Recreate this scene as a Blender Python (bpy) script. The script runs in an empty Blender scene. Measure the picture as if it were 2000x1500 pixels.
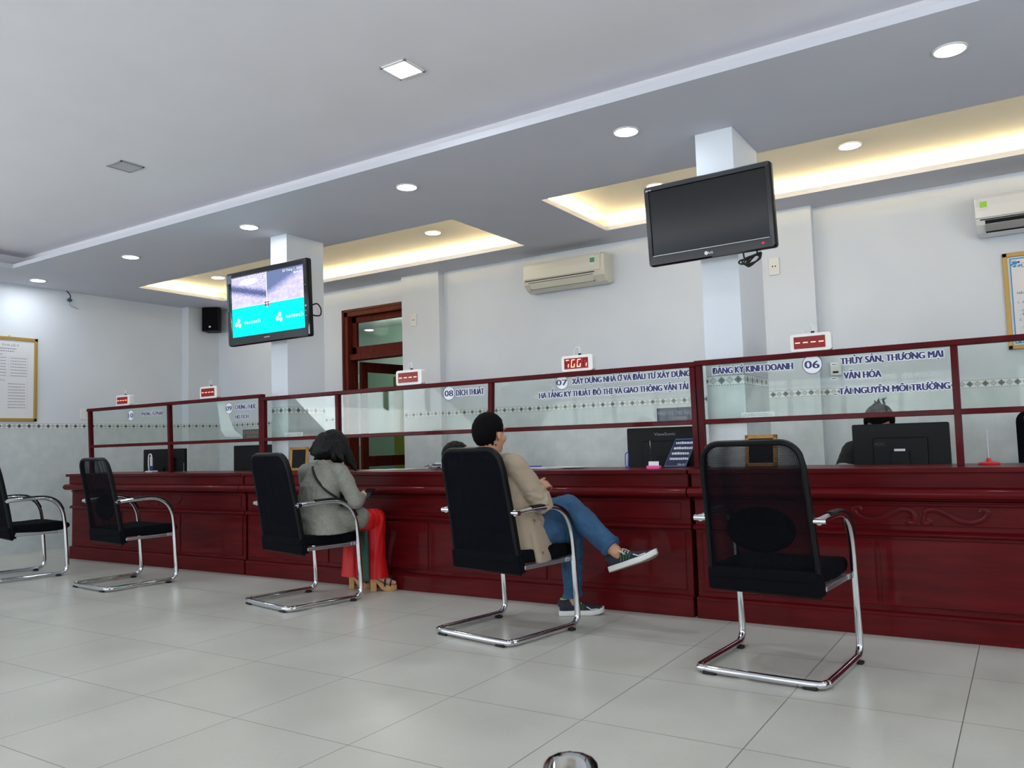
import bpy, bmesh, math, random
from mathutils import Vector, Matrix, noise
random.seed(7)
PI = math.pi
D = bpy.data
SC = bpy.context.scene
COL = SC.collection

# ------------------------------------------------------------------ camera
CAM_H = 1.03
F_PX, YAW, PITCH, ROLL = 1572.16, 0.567165, 0.0731909, -0.0295288
_F = Vector((-math.sin(YAW) * math.cos(PITCH), math.cos(YAW) * math.cos(PITCH), math.sin(PITCH)))
_R0 = Vector((math.cos(YAW), math.sin(YAW), 0)); _U0 = _R0.cross(_F)
_R = math.cos(ROLL) * _R0 + math.sin(ROLL) * _U0
_U = -math.sin(ROLL) * _R0 + math.cos(ROLL) * _U0
cam_data = D.cameras.new('camera')
cam = D.objects.new('camera', cam_data); COL.objects.link(cam)
cam_data.sensor_fit = 'HORIZONTAL'; cam_data.sensor_width = 36.0
cam_data.lens = F_PX / 2000 * 36.0
cam_data.clip_start = 0.02; cam_data.clip_end = 200
M = Matrix((_R, _U, -_F)).transposed().to_4x4()
M.translation = Vector((0, 0, CAM_H)); cam.matrix_world = M
SC.camera = cam
CO = Vector((0, 0, CAM_H))
def _ray(px, py): return _F + _R * ((px - 1000) / F_PX) - _U * ((py - 750) / F_PX)
def at_y(px, py, y):                     # where the sight line of a pixel meets a plane Y = const
    d = _ray(px, py); return CO + d * (y / d.y)
def at_x(px, py, x):
    d = _ray(px, py); return CO + d * (x / d.x)
def at_z(px, py, z):
    d = _ray(px, py); return CO + d * ((z - CAM_H) / d.z)

# ------------------------------------------------------------------ colour management, world, daylight
SC.view_settings.view_transform = 'Standard'
SC.view_settings.look = 'None'
SC.view_settings.gamma = 1.0
SC.view_settings.use_curve_mapping = False
SC.view_settings.exposure = 0.1
W = D.worlds.new('world'); SC.world = W; W.use_nodes = True
wn = W.node_tree.nodes; wl = W.node_tree.links
sky = wn.new('ShaderNodeTexSky'); sky.sky_type = 'HOSEK_WILKIE'
sky.sun_direction = Vector((0.5, -0.3, 0.8)).normalized(); sky.turbidity = 6.0
wl.new(sky.outputs[0], wn['Background'].inputs[0]); wn['Background'].inputs[1].default_value = 0.35
DAYLIGHT_W = 232.0
def daylight(name, loc, sx, sz, rot, power):
    l = D.lights.new(name, 'AREA'); l.shape = 'RECTANGLE'; l.size = sx; l.size_y = sz
    l.energy = power; l.color = (0.93, 0.97, 1.0)
    o = D.objects.new(name, l); COL.objects.link(o); o.location = loc; o.rotation_euler = rot
for i in range(3):
    daylight('window_daylight', (-6.6 + 4.1 * i, -4.75, 1.45), 3.4, 2.1, (PI / 2 + 1.0, 0, 0), DAYLIGHT_W * .9)
daylight('window_daylight', (3.75, 1.0, 1.5), 4.4, 2.1, (PI / 2 + 0.9, 0, PI / 2), DAYLIGHT_W * .75)
daylight('window_daylight', (-9.05, -1.2, 1.5), 4.0, 2.1, (PI / 2 + 0.9, 0, -PI / 2), DAYLIGHT_W * .95)  # added light at the made-up left window, brightens the raised ceiling

# ------------------------------------------------------------------ materials
def lin(c):
    if isinstance(c, str):
        c = tuple(int(c[i:i + 2], 16) / 255 for i in (0, 2, 4))
        c = tuple(v / 12.92 if v <= 0.04045 else ((v + 0.055) / 1.055) ** 2.4 for v in c)
    return (*c, 1.0)
_mats = {}
def mat(name, color, rough=0.5, metal=0.0, coat=0.0, var=0.0, vscale=8.0, bump=0.0, bscale=60.0, stretch=None, emit=None, estr=0.0, spec=0.5):
    if name in _mats: return _mats[name]
    m = D.materials.new(name); m.use_nodes = True; nt = m.node_tree; n = nt.nodes; L = nt.links
    b = n['Principled BSDF']; c = lin(color)
    b.inputs['Base Color'].default_value = c; b.inputs['Roughness'].default_value = rough
    b.inputs['Metallic'].default_value = metal; b.inputs['Coat Weight'].default_value = coat
    b.inputs['Coat Roughness'].default_value = 0.08; b.inputs['Specular IOR Level'].default_value = spec
    if emit is not None:
        b.inputs['Emission Color'].default_value = lin(emit); b.inputs['Emission Strength'].default_value = estr
    if var or bump:
        tc = n.new('ShaderNodeTexCoord'); mp = n.new('ShaderNodeMapping'); L.new(tc.outputs['Object'], mp.inputs[0])
        if stretch: mp.inputs['Scale'].default_value = stretch
        if var:
            t = n.new('ShaderNodeTexNoise'); t.inputs['Scale'].default_value = vscale; t.inputs['Detail'].default_value = 6
            L.new(mp.outputs[0], t.inputs['Vector'])
            r = n.new('ShaderNodeValToRGB'); e = r.color_ramp.elements
            e[0].position = 0.3; e[1].position = 0.7
            e[0].color = tuple(max(0, v * (1 - var)) for v in c[:3]) + (1,); e[1].color = tuple(min(1, v * (1 + var)) for v in c[:3]) + (1,)
            L.new(t.outputs['Fac'], r.inputs[0]); L.new(r.outputs[0], b.inputs['Base Color'])
        if bump:
            t2 = n.new('ShaderNodeTexNoise'); t2.inputs['Scale'].default_value = bscale; t2.inputs['Detail'].default_value = 4
            L.new(mp.outputs[0], t2.inputs['Vector'])
            bp = n.new('ShaderNodeBump'); bp.inputs['Strength'].default_value = bump; bp.inputs['Distance'].default_value = 0.01
            L.new(t2.outputs['Fac'], bp.inputs['Height']); L.new(bp.outputs[0], b.inputs['Normal'])
    _mats[name] = m; return m
def emat(name, color, strength):
    if name in _mats: return _mats[name]
    m = D.materials.new(name); m.use_nodes = True; nt = m.node_tree; nt.nodes.remove(nt.nodes['Principled BSDF'])
    e = nt.nodes.new('ShaderNodeEmission'); e.inputs[0].default_value = lin(color); e.inputs[1].default_value = strength
    nt.links.new(e.outputs[0], nt.nodes['Material Output'].inputs[0]); _mats[name] = m; return m
class NX:                                   # small expression helper for math nodes
    def __init__(s, m): s.nt = m.node_tree; s.n = s.nt.nodes; s.l = s.nt.links
    def op(s, o, a, b=None, c=None):
        k = s.n.new('ShaderNodeMath'); k.operation = o
        for i, v in enumerate((a, b, c)):
            if v is None: continue
            if isinstance(v, (int, float)): k.inputs[i].default_value = v
            else: s.l.new(v, k.inputs[i])
        return k.outputs[0]
    def mix(s, f, a, b):
        k = s.n.new('ShaderNodeMix'); k.data_type = 'RGBA'
        for sock, v in ((k.inputs[0], f), (k.inputs[6], a), (k.inputs[7], b)):
            if isinstance(v, (int, float)): sock.default_value = v
            elif isinstance(v, tuple): sock.default_value = v
            else: s.l.new(v, sock)
        return k.outputs[2]
    def noise(s, vec, scale, detail=4):
        k = s.n.new('ShaderNodeTexNoise'); k.inputs['Scale'].default_value = scale; k.inputs['Detail'].default_value = detail
        s.l.new(vec, k.inputs['Vector']); return k.outputs['Fac']
    def ramp(s, f, a, b, ca, cb):
        k = s.n.new('ShaderNodeValToRGB'); e = k.color_ramp.elements
        e[0].position = a; e[1].position = b; e[0].color = ca; e[1].color = cb; s.l.new(f, k.inputs[0]); return k.outputs[0]

def floor_material():
    m = D.materials.new('floor_tiles'); m.use_nodes = True; x = NX(m); b = x.n['Principled BSDF']
    g = x.n.new('ShaderNodeNewGeometry'); sp = x.n.new('ShaderNodeSeparateXYZ'); x.l.new(g.outputs['Position'], sp.inputs[0])
    def cell(c, off):
        u = x.op('DIVIDE', x.op('SUBTRACT', c, off), 0.6)
        f = x.op('FRACT', u); d = x.op('MINIMUM', f, x.op('SUBTRACT', 1.0, f))
        return x.op('FLOOR', u), d
    iu, du = cell(sp.outputs[0], -2.0596); iv, dv = cell(sp.outputs[1], 2.104)
    grout = x.op('LESS_THAN', x.op('MINIMUM', du, dv), 0.0032)
    cx = x.n.new('ShaderNodeCombineXYZ'); x.l.new(iu, cx.inputs[0]); x.l.new(iv, cx.inputs[1])
    wn_ = x.n.new('ShaderNodeTexWhiteNoise'); x.l.new(cx.outputs[0], wn_.inputs['Vector'])
    n1 = x.noise(g.outputs['Position'], 2.2, 5); n2 = x.noise(g.outputs['Position'], 60, 3)
    base = x.ramp(x.op('ADD', x.op('MULTIPLY', n1, 0.8), x.op('MULTIPLY', n2, 0.2)), 0.3, 0.72, lin('b9b9af'), lin('c8c8bf'))
    tone = x.op('ADD', 0.975, x.op('MULTIPLY', wn_.outputs['Value'], 0.05))
    hs = x.n.new('ShaderNodeHueSaturation'); x.l.new(base, hs.inputs['Color']); x.l.new(tone, hs.inputs['Value'])
    c = x.mix(grout, hs.outputs[0], lin('77776f')); x.l.new(c, b.inputs['Base Color'])
    x.l.new(x.op('ADD', 0.24, x.op('MULTIPLY', n1, 0.16)), b.inputs['Roughness'])
    b.inputs['Specular IOR Level'].default_value = 0.42
    return m
def wall_material():
    m = D.materials.new('wall_paint_and_dado_tiles'); m.use_nodes = True; x = NX(m); b = x.n['Principled BSDF']
    g = x.n.new('ShaderNodeNewGeometry'); sp = x.n.new('ShaderNodeSeparateXYZ'); x.l.new(g.outputs['Position'], sp.inputs[0])
    u = x.op('ADD', sp.outputs[0], sp.outputs[1]); z = sp.outputs[2]
    # painted upper wall
    n1 = x.noise(g.outputs['Position'], 1.3, 4)
    paint = x.ramp(n1, 0.3, 0.7, lin('ccd2da'), lin('d3d9e0'))
    # dado tiles
    n2 = x.noise(g.outputs['Position'], 9, 6)
    tile = x.ramp(n2, 0.3, 0.72, lin('b9c2c4'), lin('c8cfd1'))
    fu = x.op('FRACT', x.op('DIVIDE', u, 0.25)); fz = x.op('FRACT', x.op('DIVIDE', x.op('SUBTRACT', 1.34, z), 0.4))
    gr = x.op('LESS_THAN', x.op('MINIMUM', x.op('MULTIPLY', fu, 0.25), x.op('MULTIPLY', fz, 0.4)), 0.0016)
    tile = x.mix(x.op('MULTIPLY', gr, 0.35), tile, lin('8f9a9c'))
    # border band: diamonds, alternately dark and pale, dashed edges
    k = x.op('DIVIDE', u, 0.051); fk = x.op('SUBTRACT', x.op('FRACT', k), 0.5)
    par = x.op('FRACT', x.op('MULTIPLY', x.op('FLOOR', k), 0.5))
    dz = x.op('DIVIDE', x.op('SUBTRACT', z, 1.37), 0.0255)
    dm = x.op('ADD', x.op('ABSOLUTE', x.op('MULTIPLY', fk, 1.95)), x.op('ABSOLUTE', dz))
    isd = x.op('LESS_THAN', dm, 0.95)
    inner = x.op('LESS_THAN', dm, 0.55)
    dark = x.mix(inner, lin('6d7276'), lin('4d5155')); pale = x.mix(inner, lin('a6aaad'), lin('b6b9bb'))
    dia = x.mix(x.op('GREATER_THAN', par, 0.25), pale, dark)
    band = x.mix(isd, lin('d9dbda'), dia)
    dash = x.op('GREATER_THAN', x.op('FRACT', x.op('DIVIDE', u, 0.017)), 0.4)
    edge = x.op('GREATER_THAN', x.op('ABSOLUTE', x.op('SUBTRACT', z, 1.37)), 0.0265)
    band = x.mix(x.op('MULTIPLY', edge, dash), band, lin('55595c'))
    c = x.mix(x.op('LESS_THAN', z, 1.4), paint, band)
    c = x.mix(x.op('LESS_THAN', z, 1.34), c, tile)
    x.l.new(c, b.inputs['Base Color'])
    x.l.new(x.op('SUBTRACT', 0.75, x.op('MULTIPLY', x.op('LESS_THAN', z, 1.4), 0.5)), b.inputs['Roughness'])
    return m
def glass_material(name, tint, refl=0.05):
    m = D.materials.new(name); m.use_nodes = True; x = NX(m); x.n.remove(x.n['Principled BSDF'])
    t = x.n.new('ShaderNodeBsdfTransparent'); t.inputs[0].default_value = lin(tint)
    gl = x.n.new('ShaderNodeBsdfGlossy'); gl.inputs['Roughness'].default_value = 0.02
    fr = x.n.new('ShaderNodeLayerWeight'); fr.inputs[0].default_value = 0.35
    f = x.op('MINIMUM', x.op('ADD', refl, x.op('MULTIPLY', fr.outputs['Fresnel'], 0.07)), 0.6)
    mx = x.n.new('ShaderNodeMixShader'); x.l.new(f, mx.inputs[0]); x.l.new(t.outputs[0], mx.inputs[1]); x.l.new(gl.outputs[0], mx.inputs[2])
    x.l.new(mx.outputs[0], x.n['Material Output'].inputs[0]); return m
def mesh_fabric(name, color, through):
    m = D.materials.new(name); m.use_nodes = True; x = NX(m); b = x.n['Principled BSDF']
    b.inputs['Base Color'].default_value = lin(color); b.inputs['Roughness'].default_value = 0.9
    b.inputs['Specular IOR Level'].default_value = 0.05
    tc = x.n.new('ShaderNodeTexCoord'); sp = x.n.new('ShaderNodeSeparateXYZ'); x.l.new(tc.outputs['Object'], sp.inputs[0])
    def wv(o): return x.op('ADD', 0.5, x.op('MULTIPLY', x.op('SINE', x.op('MULTIPLY', o, 2 * PI / 0.0042)), 0.5))
    h = x.op('MULTIPLY', wv(sp.outputs[0]), wv(sp.outputs[2]))
    t = x.n.new('ShaderNodeBsdfTransparent'); mx = x.n.new('ShaderNodeMixShader')
    x.l.new(x.op('MINIMUM', x.op('MULTIPLY', h, through * 4), 1.0), mx.inputs[0])
    x.l.new(b.outputs[0], mx.inputs[1]); x.l.new(t.outputs[0], mx.inputs[2])
    x.l.new(mx.outputs[0], x.n['Material Output'].inputs[0]); return m
def wood_material(name, dark, light, scale=(1.2, 14, 14), rough=0.38, coat=0.13):
    m = D.materials.new(name); m.use_nodes = True; x = NX(m); b = x.n['Principled BSDF']
    g = x.n.new('ShaderNodeNewGeometry'); mp = x.n.new('ShaderNodeMapping'); x.l.new(g.outputs['Position'], mp.inputs[0]); mp.inputs['Scale'].default_value = scale
    n1 = x.noise(mp.outputs[0], 2.5, 7)
    c = x.ramp(n1, 0.3, 0.72, lin(dark), lin(light)); x.l.new(c, b.inputs['Base Color'])
    b.inputs['Roughness'].default_value = rough; b.inputs['Coat Weight'].default_value = coat; b.inputs['Coat Roughness'].default_value = 0.07; b.inputs['Specular IOR Level'].default_value = 0.07
    return m

M_FLOOR = floor_material(); M_WALL = wall_material()
M_CEIL = mat('ceiling_paint', 'dddce1', 0.85, var=0.015, vscale=3); M_CEIL_SHADED = mat('ceiling_paint_shaded', 'c5c7d0', 0.85, var=0.015, vscale=3)  # soffit: ceiling paint again, darkened so its shade sits in the colour
M_COVE = mat('cove_paint', 'd6d3ca', 0.85)
M_WOOD = wood_material('mahogany', '46080d', '5c0d12')
M_WOODV = wood_material('mahogany_upright', '46080d', '5c0d12', (14, 14, 1.2))
M_FRAMEW = wood_material('red_frame_wood', '42090f', '540d14', (3, 3, 3), 0.45, 0.05)
M_DOORW = wood_material('door_wood', '471710', '5d2219', (12, 12, 1.5), 0.4, 0.05)
M_GLASS = glass_material('partition_glass', 'f7fbf9', 0.004)
M_CLEAR = glass_material('clear_acrylic', 'f8fafb', 0.03)
M_DOORGLASS = glass_material('door_glass', 'eef7f0', 0.03)
M_CHROME = mat('chrome', 'd6d8dc', 0.09, 1.0)
M_STEEL = mat('grey_steel', 'a9adb2', 0.35, 0.9)
M_BLACKFAB = mat('black_fabric', '0d0e13', 0.9, bump=0.25, bscale=300, spec=0.06)
M_BLACKPL = mat('black_plastic', '0a0b0e', 0.45, spec=0.18)
M_GLOSSBLK = mat('gloss_black', '08080b', 0.08, coat=0.5)
M_SCREENOFF = mat('screen_off', '0b0d10', 0.1, spec=0.5)
M_WHITEPL = mat('white_plastic', 'dcdcd8', 0.35)
M_CREAMPL = mat('cream_plastic', 'd3d0c2', 0.3)
M_GREYPL = mat('grey_plastic', '8f9093', 0.45)
M_PAPER = mat('paper', 'd9dadd', 0.8)
M_INK = mat('navy_ink', '171c5c', 0.5)
M_INKDARK = mat('dark_ink', '3a3d46', 0.6)
M_RUBBER = mat('black_rubber', '0c0c0d', 0.7)

# ------------------------------------------------------------------ mesh builder
class MB:
    def __init__(s): s.v = []; s.f = []; s.m = []; s.cur = 0
    def mi(s, i): s.cur = i; return s
    def add(s, vs, fs):
        o = len(s.v); s.v += [Vector(p) for p in vs]
        for f in fs: s.f.append(tuple(i + o for i in f)); s.m.append(s.cur)
        return s
    def box(s, lo, hi):
        (a, b, c), (d, e, f) = lo, hi
        return s.add([(a, b, c), (d, b, c), (d, e, c), (a, e, c), (a, b, f), (d, b, f), (d, e, f), (a, e, f)],
                     [(0, 3, 2, 1), (4, 5, 6, 7), (0, 1, 5, 4), (1, 2, 6, 5), (2, 3, 7, 6), (3, 0, 4, 7)])
    def obox(s, c, size, rot=None):
        o = len(s.v); h = [k / 2 for k in size]; s.box((-h[0], -h[1], -h[2]), h)
        R = rot or Matrix.Identity(3)
        for i in range(o, len(s.v)): s.v[i] = R @ s.v[i] + Vector(c)
        return s
    def rings(s, rings, cap=True, closed=False):
        n = len(rings[0]); vs = [p for r in rings for p in r]; fs = []
        m = len(rings)
        for i in range(m if closed else m - 1):
            a = i * n; b = ((i + 1) % m) * n
            for j in range(n): fs.append((a + j, a + (j + 1) % n, b + (j + 1) % n, b + j))
        if cap and not closed: fs.append(tuple(range(n - 1, -1, -1))); fs.append(tuple((m - 1) * n + j for j in range(n)))
        return s.add(vs, fs)
    def tube(s, path, r, n=10, closed=False, ry=None, cap=True):
        P = [Vector(p) for p in path]; m = len(P); rings = []; up = None
        for i in range(m):
            a = P[(i - 1) % m] if (closed or i > 0) else P[i]; b = P[(i + 1) % m] if (closed or i < m - 1) else P[i]
            t = (b - a).normalized()
            if up is None:
                up = Vector((0, 0, 1)) if abs(t.z) < 0.9 else Vector((1, 0, 0))
            up = (up - t * up.dot(t)).normalized(); sd = t.cross(up)
            rr = r[i] if isinstance(r, (list, tuple)) else r; r2 = rr if ry is None else ry
            rings.append([P[i] + sd * (math.cos(2 * PI * k / n) * rr) + up * (math.sin(2 * PI * k / n) * r2) for k in range(n)])
        return s.rings(rings, cap=cap, closed=closed)
    def cyl(s, a, b, r0, r1=None, n=20): return s.tube([a, b], [r0, r0 if r1 is None else r1], n)
    def ball(s, c, r, n=14, m=9):
        if isinstance(r, (int, float)): r = (r, r, r)
        c = Vector(c); vs = [c + Vector((0, 0, r[2]))]; fs = []
        for i in range(1, m):
            a = PI * i / m
            for j in range(n):
                t = 2 * PI * j / n; vs.append(c + Vector((r[0] * math.sin(a) * math.cos(t), r[1] * math.sin(a) * math.sin(t), r[2] * math.cos(a))))
        vs.append(c - Vector((0, 0, r[2])))
        for j in range(n): fs.append((0, 1 + j, 1 + (j + 1) % n))
        for i in range(m - 2):
            for j in range(n):
                a = 1 + i * n; b = a + n; fs.append((a + j, b + j, b + (j + 1) % n, a + (j + 1) % n))
        e = len(vs) - 1; a = 1 + (m - 2) * n
        for j in range(n): fs.append((a + j, e, a + (j + 1) % n))
        return s.add(vs, fs)
    def prism(s, pts, y0, y1):               # outline in x,z extruded along y
        n = len(pts); vs = [(p[0], y0, p[1]) for p in pts] + [(p[0], y1, p[1]) for p in pts]
        fs = [tuple(range(n)), tuple(range(2 * n - 1, n - 1, -1))] + [((j + 1) % n, j, n + j, n + (j + 1) % n) for j in range(n)]
        return s.add(vs, fs)
    def extx(s, prof, x0, x1):               # profile in y,z extruded along x
        n = len(prof); vs = [(x0, p[0], p[1]) for p in prof] + [(x1, p[0], p[1]) for p in prof]
        fs = [tuple(range(n)), tuple(range(2 * n - 1, n - 1, -1))] + [((j + 1) % n, j, n + j, n + (j + 1) % n) for j in range(n)]
        return s.add(vs, fs)
    def xf(s, R, t=(0, 0, 0), start=0):
        for i in range(start, len(s.v)): s.v[i] = R @ s.v[i] + Vector(t)
        return s
    def build(s, name, mats, parent=None, smooth=False, bevel=0.0, seg=2):
        me = D.meshes.new(name); me.from_pydata([tuple(p) for p in s.v], [], s.f)
        if not isinstance(mats, (list, tuple)): mats = [mats]
        for m in mats: me.materials.append(m)
        for p, i in zip(me.polygons, s.m): p.material_index = min(i, len(mats) - 1)
        bm = bmesh.new(); bm.from_mesh(me); bmesh.ops.recalc_face_normals(bm, faces=bm.faces); bm.to_mesh(me); bm.free()
        o = D.objects.new(name, me); COL.objects.link(o)
        if smooth:
            for p in me.polygons: p.use_smooth = True
            try: me.set_sharp_from_angle(angle=math.radians(40))
            except Exception: pass
        if bevel:
            b = o.modifiers.new('bevel', 'BEVEL'); b.width = bevel; b.segments = seg; b.limit_method = 'ANGLE'; b.angle_limit = math.radians(40)
        if parent: o.parent = parent
        return o
def tag(o, label=None, cat=None, group=None, kind=None):
    if label: o['label'] = label
    if cat: o['category'] = cat
    if group: o['group'] = group
    if kind: o['kind'] = kind
    return o
def thing(name, label, cat, loc=(0, 0, 0), rz=0.0, group=None):
    o = D.objects.new(name, None); COL.objects.link(o); o.empty_display_size = 0.05
    o.location = loc; o.rotation_euler = (0, 0, rz); return tag(o, label, cat, group)
def copy_tree(o, parent=None):
    c = o.copy(); COL.objects.link(c)
    if parent: c.parent = parent
    for ch in [k for k in list(D.objects) if k.parent == o]: copy_tree(ch, c)
    return c
def struct(o): o['kind'] = 'structure'; return o
def smoothpath(pts, sub=6, closed=False):
    P = [Vector(p) for p in pts]; n = len(P); out = []
    for i in range(n if closed else n - 1):
        g = lambda k: P[k % n] if closed else P[max(0, min(n - 1, k))]
        p0, p1, p2, p3 = g(i - 1), g(i), g(i + 1), g(i + 2)
        for j in range(sub):
            t = j / sub
            out.append(0.5 * ((2 * p1) + (-p0 + p2) * t + (2 * p0 - 5 * p1 + 4 * p2 - p3) * t * t + (-p0 + 3 * p1 - 3 * p2 + p3) * t ** 3))
    if not closed: out.append(P[-1])
    return out
def rrect(w, h, r, n=5, cx=0, cz=0):
    out = []
    for sx, sz, a0 in ((1, 1, 0), (-1, 1, PI / 2), (-1, -1, PI), (1, -1, 3 * PI / 2)):
        for k in range(n + 1):
            a = a0 + PI / 2 * k / n
            out.append((cx + sx * (w / 2 - r) + r * math.cos(a), cz + sz * (h / 2 - r) + r * math.sin(a)))
    return out

# lettering: every line of writing becomes a thin mesh standing in an x,z plane
_hcap = {}
HORN = {'Ơ': 'O', 'Ở': 'Ỏ', 'Ờ': 'Ò', 'Ớ': 'Ó', 'Ợ': 'Ọ', 'ơ': 'o', 'ớ': 'ó'}
def text_mesh(s, offset=0.0, shear=0.0, depth=0.0):
    if any(ch in HORN for ch in s):           # the horned O is drawn as an O plus a small hook
        t = ''.join(HORN.get(ch, ch) for ch in s); vs, fs = text_mesh(t, offset)
        x0 = min(v[0] for v in vs)
        for i, ch in enumerate(s):
            if ch in HORN:
                pv, _ = text_mesh(t[:i + 1]); x = max(v[0] for v in pv) - min(v[0] for v in pv) + x0; zc = .70 if ch.isupper() else .52; o = len(vs)
                hk = [(-.17, -.06), (-.04, -.03), (-.005, .03), (-.01, .09), (.07, .09), (.075, .01), (.03, -.07), (-.07, -.115), (-.15, -.12)]
                vs = vs + [(x + a, zc + b, 0) for a, b in hk]; fs = fs + [tuple(range(o, o + len(hk)))]
        return vs, fs
    c = D.curves.new('t', 'FONT'); c.body = s; c.offset = offset; c.extrude = depth; c.shear = shear; c.resolution_u = 3
    o = D.objects.new('t', c); COL.objects.link(o)
    dg = bpy.context.evaluated_depsgraph_get(); me = D.meshes.new_from_object(o.evaluated_get(dg))
    vs = [tuple(v.co) for v in me.vertices]; fs = [tuple(p.vertices) for p in me.polygons]
    D.objects.remove(o); D.curves.remove(c); D.meshes.remove(me); return vs, fs
def add_text(mb, s, x0, x1, z0, cap, y, tilt=0.0, bold=0.03, mi=0, halo=0.0):
    """text from x0 to x1 on baseline z0 (rising by tilt metres), capitals `cap` high, at plane y; bold by overstriking"""
    vs, fs = text_mesh(s)
    if not vs: return
    a = min(v[0] for v in vs); b = max(v[0] for v in vs); k = (x1 - x0) / max(b - a, 1e-4); kz = cap / 0.73
    e = bold * cap
    offs = [(0, 0)] if not bold else [(-e, 0), (0, 0), (e, 0)]
    if halo: h = halo * cap; offs = [(-h - e, 0), (h + e, 0), (0, h), (0, -h), (-h, h), (h, h), (-h, -h), (h, -h)]
    mb.mi(mi)
    for i, (ox, oz) in enumerate(offs):
        mb.add([(x0 + (v[0] - a) * k + ox, y - 0.00003 * i, z0 + v[1] * kz + oz + tilt * (v[0] - a) / max(b - a, 1e-4)) for v in vs], fs)
def px_text(mb, s, xa, ya, xb, yb, cap_px, y, bold=0.03, mi=0, halo=0.0):
    p = at_y(xa, ya, y); q = at_y(xb, yb, y); c = at_y((xa + xb) / 2, (ya + yb) / 2 - cap_px, y).z - (p.z + q.z) / 2
    add_text(mb, s, p.x, q.x, p.z, c, y, q.z - p.z, bold, mi, halo)

# ================================================================== the setting
S_Z = 2.915                                  # underside of the lowered ceiling
XL, XR, YB, YF = -9.2, 4.0, 6.95, -4.5
struct(MB().box((XL - .15, YF - .15, -.12), (XR + .15, 10.2, 0)).build('floor', M_FLOOR))
# back wall with the doorway
DX0, DX1, DZ = -6.785, -5.77, 2.66
w = MB(); w.box((XL - .15, YB, 0), (DX0, YB + .14, 3.2)); w.box((DX1, YB, 0), (XR + .15, YB + .14, 3.2)); w.box((DX0, YB, DZ), (DX1, YB + .14, 3.2))
w.box((-5.79, YB - .10, 0), (-5.27, YB + .01, 3.0)); w.box((-2.1, YB - .10, 0), (-1.395, YB + .01, 3.0))
struct(w.build('wall_back', M_WALL))
w = MB(); w.box((XL - .15, 1.2, 0), (XL, YB + .1, 3.2)); w.box((XL - .15, YF, 0), (XL, -3.4, 3.2)); w.box((XL - .15, -3.4, 0), (XL, 1.2, .45)); w.box((XL - .15, -3.4, 2.55), (XL, 1.2, 3.2)); w.box((XL - .01, 6.48, 0), (-9.07, YB + .01, 3.0))
struct(w.build('wall_left', M_WALL))
# right wall with a wide window, front wall with three windows (behind the camera)
def wall_x(mb, y0, y1, x0, x1, holes):       # a wall along x with openings (xa, xb, za, zb)
    xs = x0
    for xa, xb, za, zb in holes:
        mb.box((xs, y0, 0), (xa, y1, 3.2)); mb.box((xa, y0, 0), (xb, y1, za)); mb.box((xa, y0, zb), (xb, y1, 3.2)); xs = xb
    mb.box((xs, y0, 0), (x1, y1, 3.2))
holes = [(-6.6 + 4.1 * i - 1.7, -6.6 + 4.1 * i + 1.7, 0.4, 2.5) for i in range(3)]
w = MB(); wall_x(w, YF - .14, YF, XL - .15, XR + .15, holes); struct(w.build('wall_front', M_WALL))
w = MB(); w.box((XR, YF, 0), (XR + .14, -1.2, 3.2)); w.box((XR, 3.2, 0), (XR + .14, YB + .1, 3.2)); w.box((XR, -1.2, 0), (XR + .14, 3.2, .45)); w.box((XR, -1.2, 2.55), (XR + .14, 3.2, 3.2))
struct(w.build('wall_right', M_WALL))
for i, (xa, xb, za, zb) in enumerate(holes):
    f = MB()
    for x in [xa + (xb - xa) * k / 4 for k in range(5)]: f.box((x - .035, YF - .11, za), (x + .035, YF - .04, zb))
    for z in (za + .03, za + .75, zb - .03): f.box((xa, YF - .11, z - .03), (xb, YF - .04, z + .03))
    o = struct(f.build('window_%d' % (i + 1), M_FRAMEW))
    struct(MB().box((xa, YF - .08, za), (xb, YF - .07, zb)).build('window_pane', M_CLEAR, o))
    g = MB()
    for k in range(1, 16):
        x = xa + (xb - xa) * k / 16
        if k % 4: g.box((x - .008, YF - .03, za), (x + .008, YF - .015, zb))
    for z in (za + .35, za + 1.1, za + 1.45, za + 1.8): g.box((xa, YF - .03, z - .008), (xb, YF - .015, z + .008))
    struct(g.build('window_grille', M_STEEL, o))
f = MB()
for k in range(5): f.box((XR + .04, -1.2 + 1.1 * k - .035, .45), (XR + .11, -1.2 + 1.1 * k + .035, 2.55))
for z in (.48, 1.3, 2.52): f.box((XR + .04, -1.2, z - .03), (XR + .11, 3.2, z + .03))
o = struct(f.build('window_4', M_FRAMEW)); struct(MB().box((XR + .07, -1.2, .45), (XR + .08, 3.2, 2.55)).build('window_pane', M_CLEAR, o))

f = MB()  # made-up window in the unseen part of the left wall, added for its light
for k in range(5): f.box((XL - .11, -3.4 + 1.15 * k - .035, .45), (XL - .04, -3.4 + 1.15 * k + .035, 2.55))
for z in (.48, 1.3, 2.52): f.box((XL - .11, -3.4, z - .03), (XL - .04, 1.2, z + .03))
o = struct(f.build('window_5', M_FRAMEW)); struct(MB().box((XL - .08, -3.4, .45), (XL - .07, 1.2, 2.55)).build('window_pane', M_CLEAR, o))

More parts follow.
